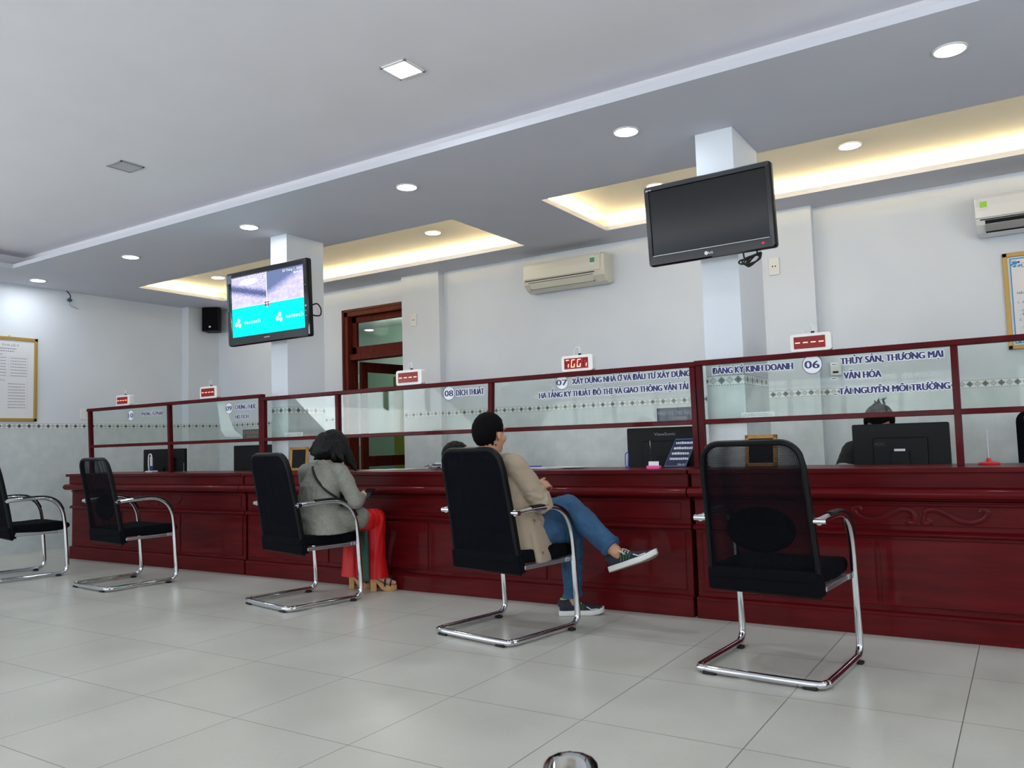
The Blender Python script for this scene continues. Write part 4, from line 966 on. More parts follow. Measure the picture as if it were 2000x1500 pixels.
m.add([p - Vector(tp.location) for q in P for p in q], [(2 * i, 2 * i + 1, 2 * i + 3, 2 * i + 2) for i in range(3)]); o = m.build('strip', M_PAPER, tp); o.modifiers.new('thickness', 'SOLIDIFY').thickness = .001
# staff chair at the right edge
oc = thing('office_chair', 'black high-backed office chair behind the counter at the right edge', 'office chair', (.20, 5.95, 0))
MB().prism(rrect(.52, .68, .07, 5, 0, .80), -.055, .045).build('backrest', M_BLACKFAB, oc, bevel=.02, seg=3)
MB().prism(rrect(.40, .34, .05, 5, .02, .83), -.085, -.05).build('back_panel', M_BLACKPL, oc, bevel=.01)
MB().box((-.26, -.02, .44), (.26, .48, .52)).build('seat', M_BLACKFAB, oc, bevel=.03, seg=3)
MB().cyl((0, .22, .08), (0, .22, .44), .03).build('gas_post', M_CHROME, oc, True)
m = MB()
for k in range(5): a = 2 * PI * k / 5 + .3; m.tube([(0, .22, .10), (.30 * math.cos(a), .22 + .30 * math.sin(a), .06)], [.026, .016], 8)
m.build('star_base', M_BLACKPL, oc, True)
for k in range(5): a = 2 * PI * k / 5 + .3; MB().cyl((.29 * math.cos(a) - .012, .22 + .29 * math.sin(a), .028), (.29 * math.cos(a) + .012, .22 + .29 * math.sin(a), .028), .028).build('castor', M_BLACKPL, oc, True)
MB().box((-.215, -.0585, 1.04), (-.17, -.055, 1.10)).build('white_sticker', M_PAPER, oc)
for s in (-1, 1): MB().tube(smoothpath([(s * .27, .02, .50), (s * .30, .05, .62), (s * .30, .10, .68), (s * .30, .34, .68), (s * .29, .38, .6), (s * .27, .36, .5)], 5), .018, 8).build('armrest', M_BLACKPL, oc, True)

# ================================================================== people
from mathutils.bvhtree import BVHTree
V = Vector
class OG:                                     # organic builder: overlapping closed shapes fused into one continuous surface
    def __init__(s): s.mb = MB()
    def cap(s, a, b, r0, r1=None):
        a, b = V(a), V(b); r1 = r0 if r1 is None else r1; d = b - a; L = d.length
        if L < 1e-5: s.mb.ball(a, r0); return s
        t = d / L; up = V((0, 0, 1)) if abs(t.z) < .9 else V((1, 0, 0)); up = (up - t * up.dot(t)).normalized(); sd = t.cross(up)
        sn = max(-.95, min(.95, (r0 - r1) / L)); a0 = math.asin(sn); n = 16; rings = []
        def ring(c, r): return [c + (sd * math.cos(2 * PI * k / n) + up * math.sin(2 * PI * k / n)) * max(r, 1e-4) for k in range(n)]
        for i in range(6):
            th = -PI / 2 + (a0 + PI / 2) * i / 5; rings.append(ring(a + t * (r0 * math.sin(th)), r0 * math.cos(th)))
        for i in range(6):
            th = a0 + (PI / 2 - a0) * i / 5; rings.append(ring(b + t * (r1 * math.sin(th)), r1 * math.cos(th)))
        s.mb.rings(rings); return s
    def chain(s, pts):
        for (a, ra), (b, rb) in zip(pts[:-1], pts[1:]): s.cap(a, b, ra, rb)
        return s
    def ell(s, c, r, R=None):
        o = len(s.mb.v); s.mb.ball((0, 0, 0), r, 20, 12); s.mb.xf(R or Matrix.Identity(3), c, o); return s
    def loft(s, secs, n=28, p=2.4):           # secs: (centre, half-axis vector a, half-axis vector b); rounded-rectangle rings
        rings = []
        for c, a, b in secs:
            c, a, b = V(c), V(a), V(b); r = []
            for k in range(n):
                th = 2 * PI * k / n; ct, st = math.cos(th), math.sin(th)
                r.append(c + a * math.copysign(abs(ct) ** (2 / p), ct) + b * math.copysign(abs(st) ** (2 / p), st))
            rings.append(r)
        s.mb.rings(rings); return s
    def build(s, name, mats, parent, voxel=.006, smooth=6, folds=None, cuts=(), paint=None):
        me = D.meshes.new('tmp'); me.from_pydata([tuple(p) for p in s.mb.v], [], s.mb.f)
        bm = bmesh.new(); bm.from_mesh(me); bmesh.ops.recalc_face_normals(bm, faces=bm.faces); bm.to_mesh(me); bm.free()
        o = D.objects.new('tmp', me); COL.objects.link(o)
        r = o.modifiers.new('r', 'REMESH'); r.mode = 'VOXEL'; r.voxel_size = voxel
        if smooth: k = o.modifiers.new('s', 'SMOOTH'); k.factor = .5; k.iterations = smooth
        dg = bpy.context.evaluated_depsgraph_get(); m2 = D.meshes.new_from_object(o.evaluated_get(dg)); D.objects.remove(o); D.meshes.remove(me)
        m2.name = name
        if folds:
            nv = [v.normal.copy() for v in m2.vertices]
            for v, n in zip(m2.vertices, nv): v.co += n * folds(v.co)
        if cuts:
            bm = bmesh.new(); bm.from_mesh(m2)
            for co, no in cuts:
                g = bm.verts[:] + bm.edges[:] + bm.faces[:]
                res = bmesh.ops.bisect_plane(bm, geom=g, plane_co=V(co), plane_no=V(no), clear_outer=True)
                ed = [e for e in res['geom_cut'] if isinstance(e, bmesh.types.BMEdge)]
                bmesh.ops.holes_fill(bm, edges=[e for e in ed if e.is_valid and e.is_boundary], sides=0)
            bm.to_mesh(m2); bm.free()
        ob = D.objects.new(name, m2); COL.objects.link(ob)
        for m in (mats if isinstance(mats, (list, tuple)) else [mats]): m2.materials.append(m)
        for p in m2.polygons: p.use_smooth = True
        if paint:
            for p in m2.polygons: p.material_index = paint(p.center)
        if parent: ob.parent = parent; ob.matrix_parent_inverse = Matrix.Translation(-V(parent.location))
        return ob
def fold(a1, f1, a2=0, f2=1, st=(1, 1, 1)):
    def g(p):
        q = V((p.x * st[0], p.y * st[1], p.z * st[2])); return a1 * noise.noise(q * f1) + a2 * noise.noise(q * f2 + V((7, 3, 1)))
    return g
def frame(f, u):
    f = V(f).normalized(); u = V(u); r = f.cross(u).normalized(); u = r.cross(f); return f, r, u
def Rfru(f, r, u): return Matrix((r, f, u)).transposed()     # local x = right, y = forward, z = up
def head_shape(g, c, f, u, s=1.0):
    f, r, u = frame(f, u); c = V(c); R = Rfru(f, r, u)
    P = lambda a, b, h: c + (r * a + f * b + u * h) * s
    g.ell(P(0, -.010, .022), (.074 * s, .094 * s, .088 * s), R); g.ell(P(0, .022, -.035), (.063 * s, .072 * s, .078 * s), R)
    g.ell(P(0, .040, -.085), (.045 * s, .048 * s, .036 * s), R); g.ell(P(0, .073, -.100), (.020 * s, .018 * s, .016 * s), R)
    g.cap(P(0, .088, .012), P(0, .104, -.028), .009 * s, .014 * s); g.ell(P(0, .086, -.058), (.024 * s, .012 * s, .008 * s), R); g.ell(P(0, .084, -.070), (.020 * s, .011 * s, .008 * s), R)
    for k in (-1, 1):
        g.ell(P(k * .044, .055, -.030), (.024 * s, .026 * s, .024 * s), R); g.ell(P(k * .032, .078, .026), (.022 * s, .012 * s, .008 * s), R)
        g.ell(P(k * .031, .073, .004), (.013 * s, .012 * s, .009 * s), R)
        g.ell(P(k * .076, -.008, -.012), (.010 * s, .019 * s, .031 * s), R); g.ell(P(k * .071, -.004, -.034), (.008 * s, .010 * s, .012 * s), R)
    return P
def hand_shape(g, w, d, n, thumb, curl=(.3, .4, .4, .5), spread=.06, s=1.0):
    """w wrist, d pointing direction, n back of the hand, thumb = +1/-1 side along d x n"""
    d = V(d).normalized(); n = V(n); n = (n - d * n.dot(d)).normalized(); t = d.cross(n) * thumb; w = V(w)
    c = w + d * .047 * s; g.loft([(w - d * .005, t * .025 * s, n * .017 * s), (c, t * .038 * s, n * .015 * s), (w + d * .088 * s, t * .040 * s, n * .013 * s)], 16)
    for i, (off, L) in enumerate(((.0295, .071), (.010, .079), (-.0095, .073), (-.0285, .057))):
        b = w + d * .085 * s + t * off * s; dd = (d + t * spread * (1.5 - i)).normalized(); p = b; k = curl[i] * .6; r = .0088 * s
        for j, q in enumerate((.44, .31, .25)):
            dr = (dd * math.cos(k) - n * math.sin(k)); e = p + dr * L * q * s; g.cap(p, e, r, r * .92); p = e; r *= .92; k += curl[i]
    b = w + d * .022 * s + t * .024 * s; m = b + (d * .55 + t * .75 - n * .25).normalized() * .040 * s; e = m + (d * .9 + t * .25 - n * .3).normalized() * .032 * s; e2 = e + (d - n * .3).normalized() * .024 * s
    g.cap(b, m, .014 * s, .0105 * s).cap(m, e, .0105 * s, .0095 * s).cap(e, e2, .0095 * s, .008 * s)
def hair_shell(name, c, f, u, radii, off, keep, mat_, parent, amp=.004, freq=60, thick=.008, s=1.0):
    f, r, u = frame(f, u); c = V(c); m = MB(); nu, nv = 72, 44; vs = []; loc = []
    for i in range(nv + 1):
        a = PI * i / nv
        for j in range(nu):
            t = 2 * PI * j / nu; l = V((radii[0] * math.sin(a) * math.cos(t), radii[1] * math.sin(a) * math.sin(t), radii[2] * math.cos(a))) + V(off)
            l *= s; nn = noise.noise(V((l.x * freq * 1.4, l.y * freq * 1.4, l.z * freq * .45))); l = l * (1 + amp * nn / .1)
            loc.append(l); vs.append(c + r * l.x + f * l.y + u * l.z)
    fs = []
    for i in range(nv):
        for j in range(nu):
            q = (i * nu + j, i * nu + (j + 1) % nu, (i + 1) * nu + (j + 1) % nu, (i + 1) * nu + j)
            if all(keep(loc[k].x / s, loc[k].y / s, loc[k].z / s) for k in q): fs.append(q)
    m.add(vs, fs); o = m.build(name, mat_, parent, True)
    bm = bmesh.new(); bm.from_mesh(o.data); bmesh.ops.remove_doubles(bm, verts=bm.verts, dist=1e-5); bmesh.ops.delete(bm, geom=[v for v in bm.verts if not v.link_faces], context='VERTS'); bm.to_mesh(o.data); bm.free()
    for p in o.data.polygons: p.use_smooth = True
    k = o.modifiers.new('thickness', 'SOLIDIFY'); k.thickness = thick; k.offset = 0
    o.matrix_parent_inverse = Matrix.Translation(-V(parent.location)); return o
def place(o, parent): o.parent = parent; o.matrix_parent_inverse = Matrix.Translation(-V(parent.location)); return o
def hit_px(obj, px, py, lift=.003):            # where a sight line meets a garment already built
    me = obj.data; b = BVHTree.FromPolygons([v.co for v in me.vertices], [p.vertices for p in me.polygons]); d = _ray(px, py).normalized()
    h, n, i, dist = b.ray_cast(CO, d); return (h + n * lift) if h else None
M_SKIN = mat('skin', 'b98a6c', .55, var=.06, vscale=25); M_SKINP = mat('skin_pale', 'cfa488', .55, var=.05, vscale=25); M_EYE = mat('dark_eye', '1a1412', .3); M_LIP = mat('lip', '9a5a50', .5)
M_HAIR = mat('black_hair', '09080a', .5, bump=.35, bscale=120, stretch=(3, 3, .6), spec=.18); M_HAIRM = mat('short_dark_hair', '0b0a0c', .75, bump=.4, bscale=220, spec=.06)
M_BEIGE = mat('beige_cloth', 'a0907c', .85, var=.04, vscale=12, bump=.12, bscale=400); M_JEANS = mat('blue_denim', '294e70', .85, var=.2, vscale=14, bump=.15, bscale=500)
M_TWEED = mat('grey_tweed', '84857b', .9, var=.22, vscale=120, bump=.25, bscale=350); M_RED = mat('red_silk', 'c60a10', .5, var=.06, vscale=9); M_DKGREEN = mat('dark_green_silk', '123f33', .55)
M_NAVYSHOE = mat('navy_knit', '161d30', .7, bump=.3, bscale=500); M_SOLE = mat('white_sole', 'd5d5d3', .5); M_OUTSOLE = mat('tan_outsole', '8a7f72', .7); M_LIME2 = mat('lime_lace', '6f8f3a', .7); M_LACE = mat('white_lace', 'd2d2c8', .7); M_GREENSTR = mat('green_stripe', '2f5a2c', .7)
M_CORK = mat('pale_wood_heel', 'b98d5a', .5, var=.10, vscale=40); M_BLKCLOTH = mat('black_jacket', '0f1014', .85); M_GREYSHIRT = mat('pale_grey_shirt', '9a9ba6', .85)

def face_paint(P):
    e = [P(-.031, .084, .004), P(.031, .084, .004)]; l = P(0, .096, -.064)
    def f(c):
        if min((c - k).length for k in e) < .010: return 1
        if (c - l).length < .020: return 2
        return 0
    return f
def sneaker(parent, heel, toe, up, tongue):
    heel, toe, up = V(heel), V(toe), V(up); f, r, u = frame(toe - heel, up); L = (toe - heel).length
    st = thing('sneaker', None, None); st.parent = parent; st.location = (0, 0, 0)
    def sec(t, w, z0, z1): c = heel + f * L * t; return [c + r * (w * a) + u * (z0 if b < 0 else z1) for a, b in ((-1, -1), (1, -1), (1, 1), (-1, 1))]
    prof = ((0, .018), (.03, .026), (.12, .032), (.35, .033), (.55, .039), (.72, .044), (.88, .036), (.96, .022), (1.0, .008))
    lift = lambda t: .016 * max(0, (t - .75) / .25) ** 1.6
    def ring(t, w, z): n = 1; c = heel + f * L * t; return c + r * w + u * z
    m = MB(); bot, mid = [], []
    def loop(sc, z): return [ring(t, w * sc, z + lift(t)) for t, w in prof] + [ring(t, -w * sc, z + lift(t)) for t, w in reversed(prof)]
    m.rings([loop(.96, 0), loop(1.04, .006), loop(1.05, .020), loop(.98, .028)]); o = m.build('sole', M_SOLE, st, True)
    m = MB(); m.rings([loop(.95, -.003), loop(.97, .002)]); m.build('outsole', M_OUTSOLE, st)
    g = OG(); A = lambda t, z, x=0: heel + f * L * t + u * z + r * x
    g.loft([(A(.02, .05), r * .018, u * .030), (A(.10, .052), r * .030, u * .036), (A(.25, .055), r * .032, u * .040), (A(.40, .050), r * .033, u * .034), (A(.55, .042), r * .036, u * .026), (A(.72, .036), r * .039, u * .018), (A(.88, .034), r * .032, u * .014), (A(.98, .034), r * .012, u * .007)], 20)
    g.cap(A(.06, .07), A(.24, .075), .026, .028); o2 = g.build('upper', M_NAVYSHOE, st, .004, 5)
    m = MB()
    for k in range(5):
        t = .36 + .055 * k; z = .087 - .0068 * k - .025 * max(0, t - .45); h = lambda x: A(t + .02 * (x > 0), z - 9 * x * x, x)
        m.tube([h(x) for x in (-.028, -.014, 0, .014, .028)], .0032, 6)
    for sgn in (-1, 1): m.tube(smoothpath([A(.36, .090), A(.33, .100, sgn * .02), A(.36, .09, sgn * .042), A(.42, .075, sgn * .043), A(.45, .062, sgn * .041)], 5), .0028, 6)
    m.build('laces', M_LACE, st, True)
    m = MB()
    for sgn in (-1, 1):
        for k in range(4):
            t = .34 + .055 * k; m.tube([A(t, .078 - .006 * k, sgn * .031), A(t + .02, .055 - .004 * k, sgn * .0365), A(t - .01, .034, sgn * .0375)], .0040, 6)
    m.build('green_lacing', M_GREENSTR, st, True)
    m = MB()
    for sgn in (-1, 1): m.tube([A(.60, .050, sgn * .034), A(.70, .034, sgn * .0405), A(.84, .036, sgn * .036)], .003, 6)
    m.build('white_stripe', M_SOLE, st, True)
    m = MB(); P_ = [A(.15 + .10 * math.cos(a), .098 + .004 * math.cos(a), .027 * math.sin(a)) for a in [2 * PI * k / 20 for k in range(20)]]; m.tube(P_, .005, 6, closed=True); m.build('collar', mat('lime_collar', 'a9b548', .7), st, True)
    st.matrix_parent_inverse = Matrix.Translation(-V(parent.location)); return st

# ------------------------------------------------------------------ man with crossed legs
man = thing('person', 'person in beige jacket and blue jeans sitting with crossed legs, back to the camera', 'person', (-2.46, 3.75, 0))
N_, C_, PV = V((-2.49, 3.67, .965)), V((-2.475, 3.72, .79)), V((-2.455, 3.76, .56))
SR, SL = V((-2.335, 3.675, .895)), V((-2.665, 3.705, .935)); ER, EL = V((-2.245, 3.79, .70)), V((-2.755, 3.80, .69)); WR, WL = V((-2.385, 3.975, .775)), V((-2.53, 3.99, .75))
HR, HL = V((-2.375, 3.76, .545)), V((-2.545, 3.78, .555)); KR, KL = V((-2.255, 4.13, .505)), V((-2.245, 4.09, .655)); AR = V((-2.345, 4.285, .085)); AL = at_y(1203, 1077, 4.05)
g = OG(); hp = head_shape(g, (-2.475, 3.645, 1.088), (.10, 1, -.02), (0, -.05, 1), .98)
g.cap(hp(0, -.02, -.06), N_ - V((0, 0, .04)), .052, .060)
g.loft([(PV - V((0, 0, .05)), V((.15, 0, 0)), V((0, .10, 0))), (PV + V((0, 0, .08)), V((.135, 0, 0)), V((0, .09, 0))), (C_, V((.15, 0, 0)), V((0, .10, 0))), (V((-2.485, 3.69, .91)), V((.12, 0, 0)), V((0, .07, 0)))])
g.chain([(V((-2.47, 3.69, .90)), .06), (SR, .052), (ER, .040), (WR, .027)]).chain([(V((-2.5, 3.69, .90)), .06), (SL, .052), (EL, .040), (WL, .027)])
g.chain([(HR, .075), (KR, .052), (AR + V((0, 0, .02)), .034), (AR - V((0, 0, .02)), .036)]).chain([(HL, .075), (KL, .052), (AL, .034)])
fd = (at_y(1285, 1085, 4.04) - at_y(1194, 1104, 4.05)).normalized()
hl_ = at_y(1193, 1117, 4.07); g.cap(AR - V((0, 0, .02)), V((-2.33, 4.29, .045)), .029, .022).cap(AL, hl_ + fd * .085 + V((-.01, .0, .050)), .029, .022)
hand_shape(g, WR, at_y(1064, 944, 4.06) - WR, V((.5, -.4, .75)), -1, (.10, .25, .35, .45), .10); hand_shape(g, WL, V((.75, .35, .25)), V((0, .5, .8)), 1, (.5, .6, .6, .7))
g.build('body', [M_SKIN, M_EYE, M_LIP], man, .0048, 5, paint=face_paint(hp))
def hk(x, y, z):
    if y > .030 and z < .055 + .02 * (y - .03) / .05: return False
    if y > .012 and z < -.008 + .9 * (y - .012): return False
    if abs(x) > .055 and y > -.034 and z < .004: return False
    if z < -.070 - .020 * noise.noise(V((x * 60, y * 60, 0))) or (z < -.05 and abs(x) > .060): return False
    return True
hair_shell('hair', (-2.475, 3.645, 1.088), (.10, 1, -.02), (0, -.05, 1), (.0795, .101, .101), (0, -.012, .012), hk, M_HAIRM, man, .0024, 80, .009, .98)
def jfold(p):
    e = min((p - ER).length, (p - EL).length); return (.0015 if p.z < .62 else .006) * noise.noise(V((p.x * 9, p.y * 9, p.z * 22))) + (.008 * noise.noise(V((p.x * 30, p.y * 30, p.z * 45))) if e < .12 else (.0006 if p.z < .62 else .0025) * noise.noise(p * 28))
g = OG()
g.loft([(V((-2.44, 3.775, .44)), V((.185, 0, 0)), V((0, .125, 0))), (V((-2.45, 3.765, .56)), V((.18, 0, 0)), V((0, .125, 0))), (V((-2.465, 3.74, .70)), V((.165, 0, 0)), V((0, .118, 0))), (C_ + V((0, 0, .04)), V((.175, 0, 0)), V((0, .122, 0))), (V((-2.488, 3.69, .92)), V((.135, 0, 0)), V((0, .082, 0))), (V((-2.49, 3.675, .965)), V((.075, 0, 0)), V((0, .065, 0)))])
g.chain([(V((-2.45, 3.68, .925)), .055), (SR + V((-.01, 0, .01)), .072), (ER, .062), (WR + (ER - WR) * .12, .042)]).chain([(V((-2.53, 3.69, .93)), .055), (SL + V((.01, 0, .012)), .072), (EL, .060), (WL + (EL - WL) * .12, .042)])
g.loft([(V((-2.32, 3.79, .66)), V((.035, 0, 0)), V((0, .09, 0))), (V((-2.285, 3.825, .52)), V((.034, .01, 0)), V((-.02, .115, 0))), (V((-2.262, 3.85, .385)), V((.028, .01, 0)), V((-.02, .125, 0)))], 20)   # coat tail over the seat edge
jk = g.build('jacket', M_BEIGE, man, .0055, 10, jfold)
m = MB(); P_ = [N_ + V((.083 * math.cos(a), .072 * math.sin(a) - .005, -.012 + .020 * -math.sin(a))) for a in [PI * .95 + PI * 1.1 * k / 20 for k in range(21)]]; m.tube(P_, .011, 8, ry=.024); place(m.build('collar', M_BEIGE, jk, True), man).parent = jk
D.objects[jk.children[0].name].matrix_parent_inverse = Matrix.Identity(4)
for (bx, by) in ((1043, 1017), (1060, 1080)):
    h = hit_px(jk, bx, by, .002)
    if h: o = MB().ball(h, (.008, .005, .008), 10, 6).build('button', mat('brown_button', '6b5a48', .4), jk, True)
g = OG(); g.ell(PV - V((0, 0, .0)), (.165, .12, .09))
g.chain([(HR, .092), (HR.lerp(KR, .5), .085), (KR, .070), (KR.lerp(AR, .35), .066), (KR.lerp(AR, .8), .054), (AR - V((0, 0, .03)), .056)])
AL2 = KL + (AL - KL) * 1.05
g.chain([(HL, .095), (HL.lerp(KL, .5), .087), (KL, .072), (KL.lerp(AL, .35), .070), (KL.lerp(AL, .8), .058), (AL2, .060)])
def jeanfold(p): return .004 * noise.noise(V((p.x * 16, p.y * 16, p.z * 30))) + .003 * noise.noise(p * 40)
dirL = (AL - KL).normalized()
g.build('jeans', M_JEANS, man, .0055, 4, jeanfold, cuts=[((0, 0, .115), (0, 0, -1)), (AL - dirL * .028, dirL)])
for nm, c, d in (('jeans_hem', V((-2.338, 4.272, .125)), V((.1, .15, -1))), ('jeans_hem', AL - dirL * .042, dirL)):
    d = d.normalized(); m = MB(); a = d.orthogonal().normalized(); b = d.cross(a); P_ = [c + (a * math.cos(t) + b * math.sin(t)) * .056 for t in [2 * PI * k / 24 for k in range(24)]]; m.tube(P_, .006, 6, closed=True, ry=.013); place(m.build(nm, M_JEANS, None, True), man)
sneaker(man, V((-2.415, 4.235, .003)), V((-2.19, 4.385, .003)), V((0, 0, 1)), None)
sneaker(man, at_y(1193, 1117, 4.07), at_y(1286, 1087, 4.05), V((-.28, .08, .95)), None)

# ------------------------------------------------------------------ woman in the grey coat
wm = thing('person', 'person with black hair in a grey coat and red trousers, head bent over a phone', 'person', (-4.12, 3.95, 0))
PV, C_, N_ = V((-4.12, 3.94, .54)), V((-4.125, 3.985, .76)), V((-4.12, 4.03, .925)); SR, SL = V((-3.985, 4.03, .865)), V((-4.275, 4.005, .87)); ER, EL = V((-3.865, 4.06, .665)), V((-4.34, 4.09, .66)); WR, WL = V((-3.965, 4.21, .685)), V((-4.17, 4.23, .68))
HR, HL = V((-4.035, 3.95, .53)), V((-4.205, 3.95, .53)); KR, KL = V((-3.955, 4.34, .52)), V((-4.175, 4.36, .51)); AR, AL = V((-4.005, 4.385, .17)), V((-4.225, 4.405, .17))
hc = V((-4.115, 4.115, 1.015)); hf, hu = (.18, .80, -.55), (0, .5, .86)
g = OG(); hp = head_shape(g, hc, hf, hu, .93)
g.cap(hp(0, -.03, -.05), N_ - V((0, 0, .04)), .045, .052)
g.loft([(PV - V((0, 0, .05)), V((.15, 0, 0)), V((0, .10, 0))), (PV + V((0, 0, .09)), V((.115, 0, 0)), V((0, .08, 0))), (C_, V((.125, 0, 0)), V((0, .09, 0))), (V((-4.122, 4.02, .88)), V((.105, 0, 0)), V((0, .06, 0)))])
g.chain([(V((-4.11, 4.02, .875)), .055), (SR, .044), (ER, .034), (WR, .023)]).chain([(V((-4.13, 4.02, .875)), .055), (SL, .044), (EL, .034), (WL, .023)])
for H_, K_, A_ in ((HR, KR, AR), (HL, KL, AL)): g.chain([(H_, .078), (K_, .050), (A_, .032)])
TO = {0: (V((-4.035, 4.375, 0)), V((-3.912, 4.488, 0))), 1: (V((-4.262, 4.395, 0)), V((-4.15, 4.49, 0)))}
for A_, (h_, t_) in ((AR, TO[0]), (AL, TO[1])):
    d = (t_ - h_).normalized(); g.cap(A_, h_ + d * .03 + V((0, 0, .125)), .030, .028).cap(h_ + d * .04 + V((0, 0, .11)), h_ + d * .13 + V((0, 0, .060)), .026, .024).cap(h_ + d * .13 + V((0, 0, .058)), h_ + d * .165 + V((0, 0, .052)), .024, .016)
hand_shape(g, WR, V((-.25, .8, .15)), V((.75, -.2, .6)), -1, (.35, .45, .5, .6), .05, .9); hand_shape(g, WL, V((.55, .6, .15)), V((-.4, .3, .8)), 1, (.5, .5, .6, .6), .05, .9)
g.build('body', [M_SKINP, M_EYE, M_LIP], wm, .0048, 5, paint=face_paint(hp))
# hair: long, hanging forward on the right of the face and flicked out at the nape
f, r, u = frame(hf, hu); g = OG(); Pq = lambda a, b, c: hc + r * a + f * b + u * c
g.ell(Pq(0, -.018, .020), (.100, .108, .100), Rfru(f, r, u)); g.ell(Pq(0, -.075, -.035), (.115, .062, .085), Rfru(f, r, u))
for (px, py, y, r_) in ((676, 872, 4.10, .050), (684, 895, 4.13, .036), (692, 914, 4.15, .020)): pass
lock = [(at_y(662, 870, 4.10), .060), (at_y(674, 886, 4.12), .046), (at_y(685, 902, 4.14), .032), (at_y(695, 918, 4.15), .010)]; g.chain(lock)
g.ell(at_y(650, 874, 4.10), (.112, .11, .128)); lock = [(at_y(664, 872, 4.13), .058), (at_y(680, 890, 4.17), .036), (at_y(691, 914, 4.18), .014)]; g.chain(lock)
for pts in ([(640, 862, .055), (622, 884, .034), (608, 886, .010)], [(640, 870, .05), (628, 890, .026), (614, 897, .007)], [(652, 870, .05), (640, 892, .026), (630, 896, .010)], [(655, 870, .045), (652, 892, .022), (657, 899, .006)], [(662, 876, .04), (666, 893, .02), (672, 899, .006)], [(632, 858, .05), (614, 872, .022), (606, 880, .012)]):
    g.chain([(at_y(x, y, 4.02 if k else 4.05), rr) for k, (x, y, rr) in enumerate(pts)])
g.build('hair', M_HAIR, wm, .005, 4, lambda p: .006 * noise.noise(V((p.x * 70, p.y * 70, p.z * 12))))
def cfold(p): return .006 * noise.noise(V((p.x * 10, p.y * 10, p.z * 20))) + .003 * noise.noise(p * 35)
g = OG()
g.loft([(V((-4.10, 3.955, .46)), V((.205, 0, 0)), V((0, .145, 0))), (V((-4.11, 3.945, .56)), V((.185, 0, 0)), V((0, .135, 0))), (V((-4.12, 3.96, .66)), V((.150, 0, 0)), V((0, .110, 0))), (C_ + V((0, 0, .02)), V((.155, 0, 0)), V((0, .112, 0))), (V((-4.122, 4.015, .88)), V((.125, 0, 0)), V((0, .075, 0))), (V((-4.12, 4.03, .93)), V((.065, 0, 0)), V((0, .058, 0)))])
g.chain([(V((-4.09, 4.02, .89)), .05), (SR, .064), (ER, .054), (WR + (ER - WR) * .10, .040)]).chain([(V((-4.15, 4.02, .89)), .05), (SL, .064), (EL, .054), (WL + (EL - WL) * .1, .040)])
g.cap((-4.02, 3.98, .535), (-3.965, 4.17, .545), .100, .085).cap((-4.20, 3.98, .535), (-4.17, 4.17, .54), .100, .085)
ct = g.build('coat', M_TWEED, wm, .0055, 5, cfold)
m = MB(); P_ = [N_ + V((.062 * math.cos(a), .058 * math.sin(a), -.004 - .012 * math.sin(a))) for a in [PI + PI * k / 16 for k in range(17)]]; m.tube(P_, .010, 8, ry=.018); o = m.build('collar', M_TWEED, ct, True)
g = OG()
for K_, A_, H_ in ((KR, AR, HR), (KL, AL, HL)):
    dn = V((0, 0, -1)); g.chain([(H_.lerp(K_, .45), .084), (K_, .074), (K_.lerp(A_, .4), .070), (K_.lerp(A_, .8), .080), (A_ + dn * .10, .098)])
g.build('trousers', M_RED, wm, .0055, 5, lambda p: .008 * noise.noise(V((p.x * 34, p.y * 34, p.z * 5))), cuts=[((0, 0, .100), (0, 0, -1))])
g = OG(); a, b = at_y(700, 1038, 4.24), at_y(716, 1036, 4.24); c, d = at_y(706, 1130, 4.26), at_y(719, 1135, 4.26)
g.loft([((a + b) / 2 + V((0, .02, .05)), (b - a) * .45, V((0, .02, 0))), ((a + b) / 2, (b - a) * .62, V((0, .018, 0))), ((c + d) / 2, (d - c) * .75, V((0, .018, 0)))], 20)
g.build('dress_panel', M_DKGREEN, wm, .005, 4, lambda p: .003 * noise.noise(V((p.x * 40, p.y * 40, p.z * 6))))
for k, (h_, t_) in TO.items():
    d = (t_ - h_).normalized(); s_ = V((-d.y, d.x, 0)); L = (t_ - h_).length; sd = thing('sandal', None, None); sd.parent = wm; sd.matrix_parent_inverse = Matrix.Translation(-V(wm.location))
    m = MB(); sec = lambda t, w, z0, z1: [h_ + d * L * t + s_ * w * a + V((0, 0, z0 if b < 0 else z1)) for a, b in ((-1, -1), (1, -1), (1, 1), (-1, 1))]
    m.rings([sec(-.02, .024, 0, .095), sec(.24, .026, 0, .095)]); m.build('heel', M_CORK, sd, bevel=.006)
    m = MB(); m.rings([sec(-.03, .024, .075, .100), sec(.2, .030, .07, .095), sec(.45, .030, .012, .065), sec(.62, .038, 0, .045), (sec(.95, .038, 0, .042)), sec(1.1, .022, .006, .038)]); m.build('platform', M_CORK, sd, True, .004)
    m = MB()
    for t, zz, w in ((.62, .084, .040), (.86, .070, .041)):
        m.tube([h_ + d * L * (t + .05 * math.cos(a)) + s_ * w * math.cos(a) + V((0, 0, .036 + (zz - .036) * math.sin(a))) for a in [PI * i / 10 for i in range(11)]], .014, 8, ry=.005)
    m.build('strap', M_BLKCLOTH, sd, True)
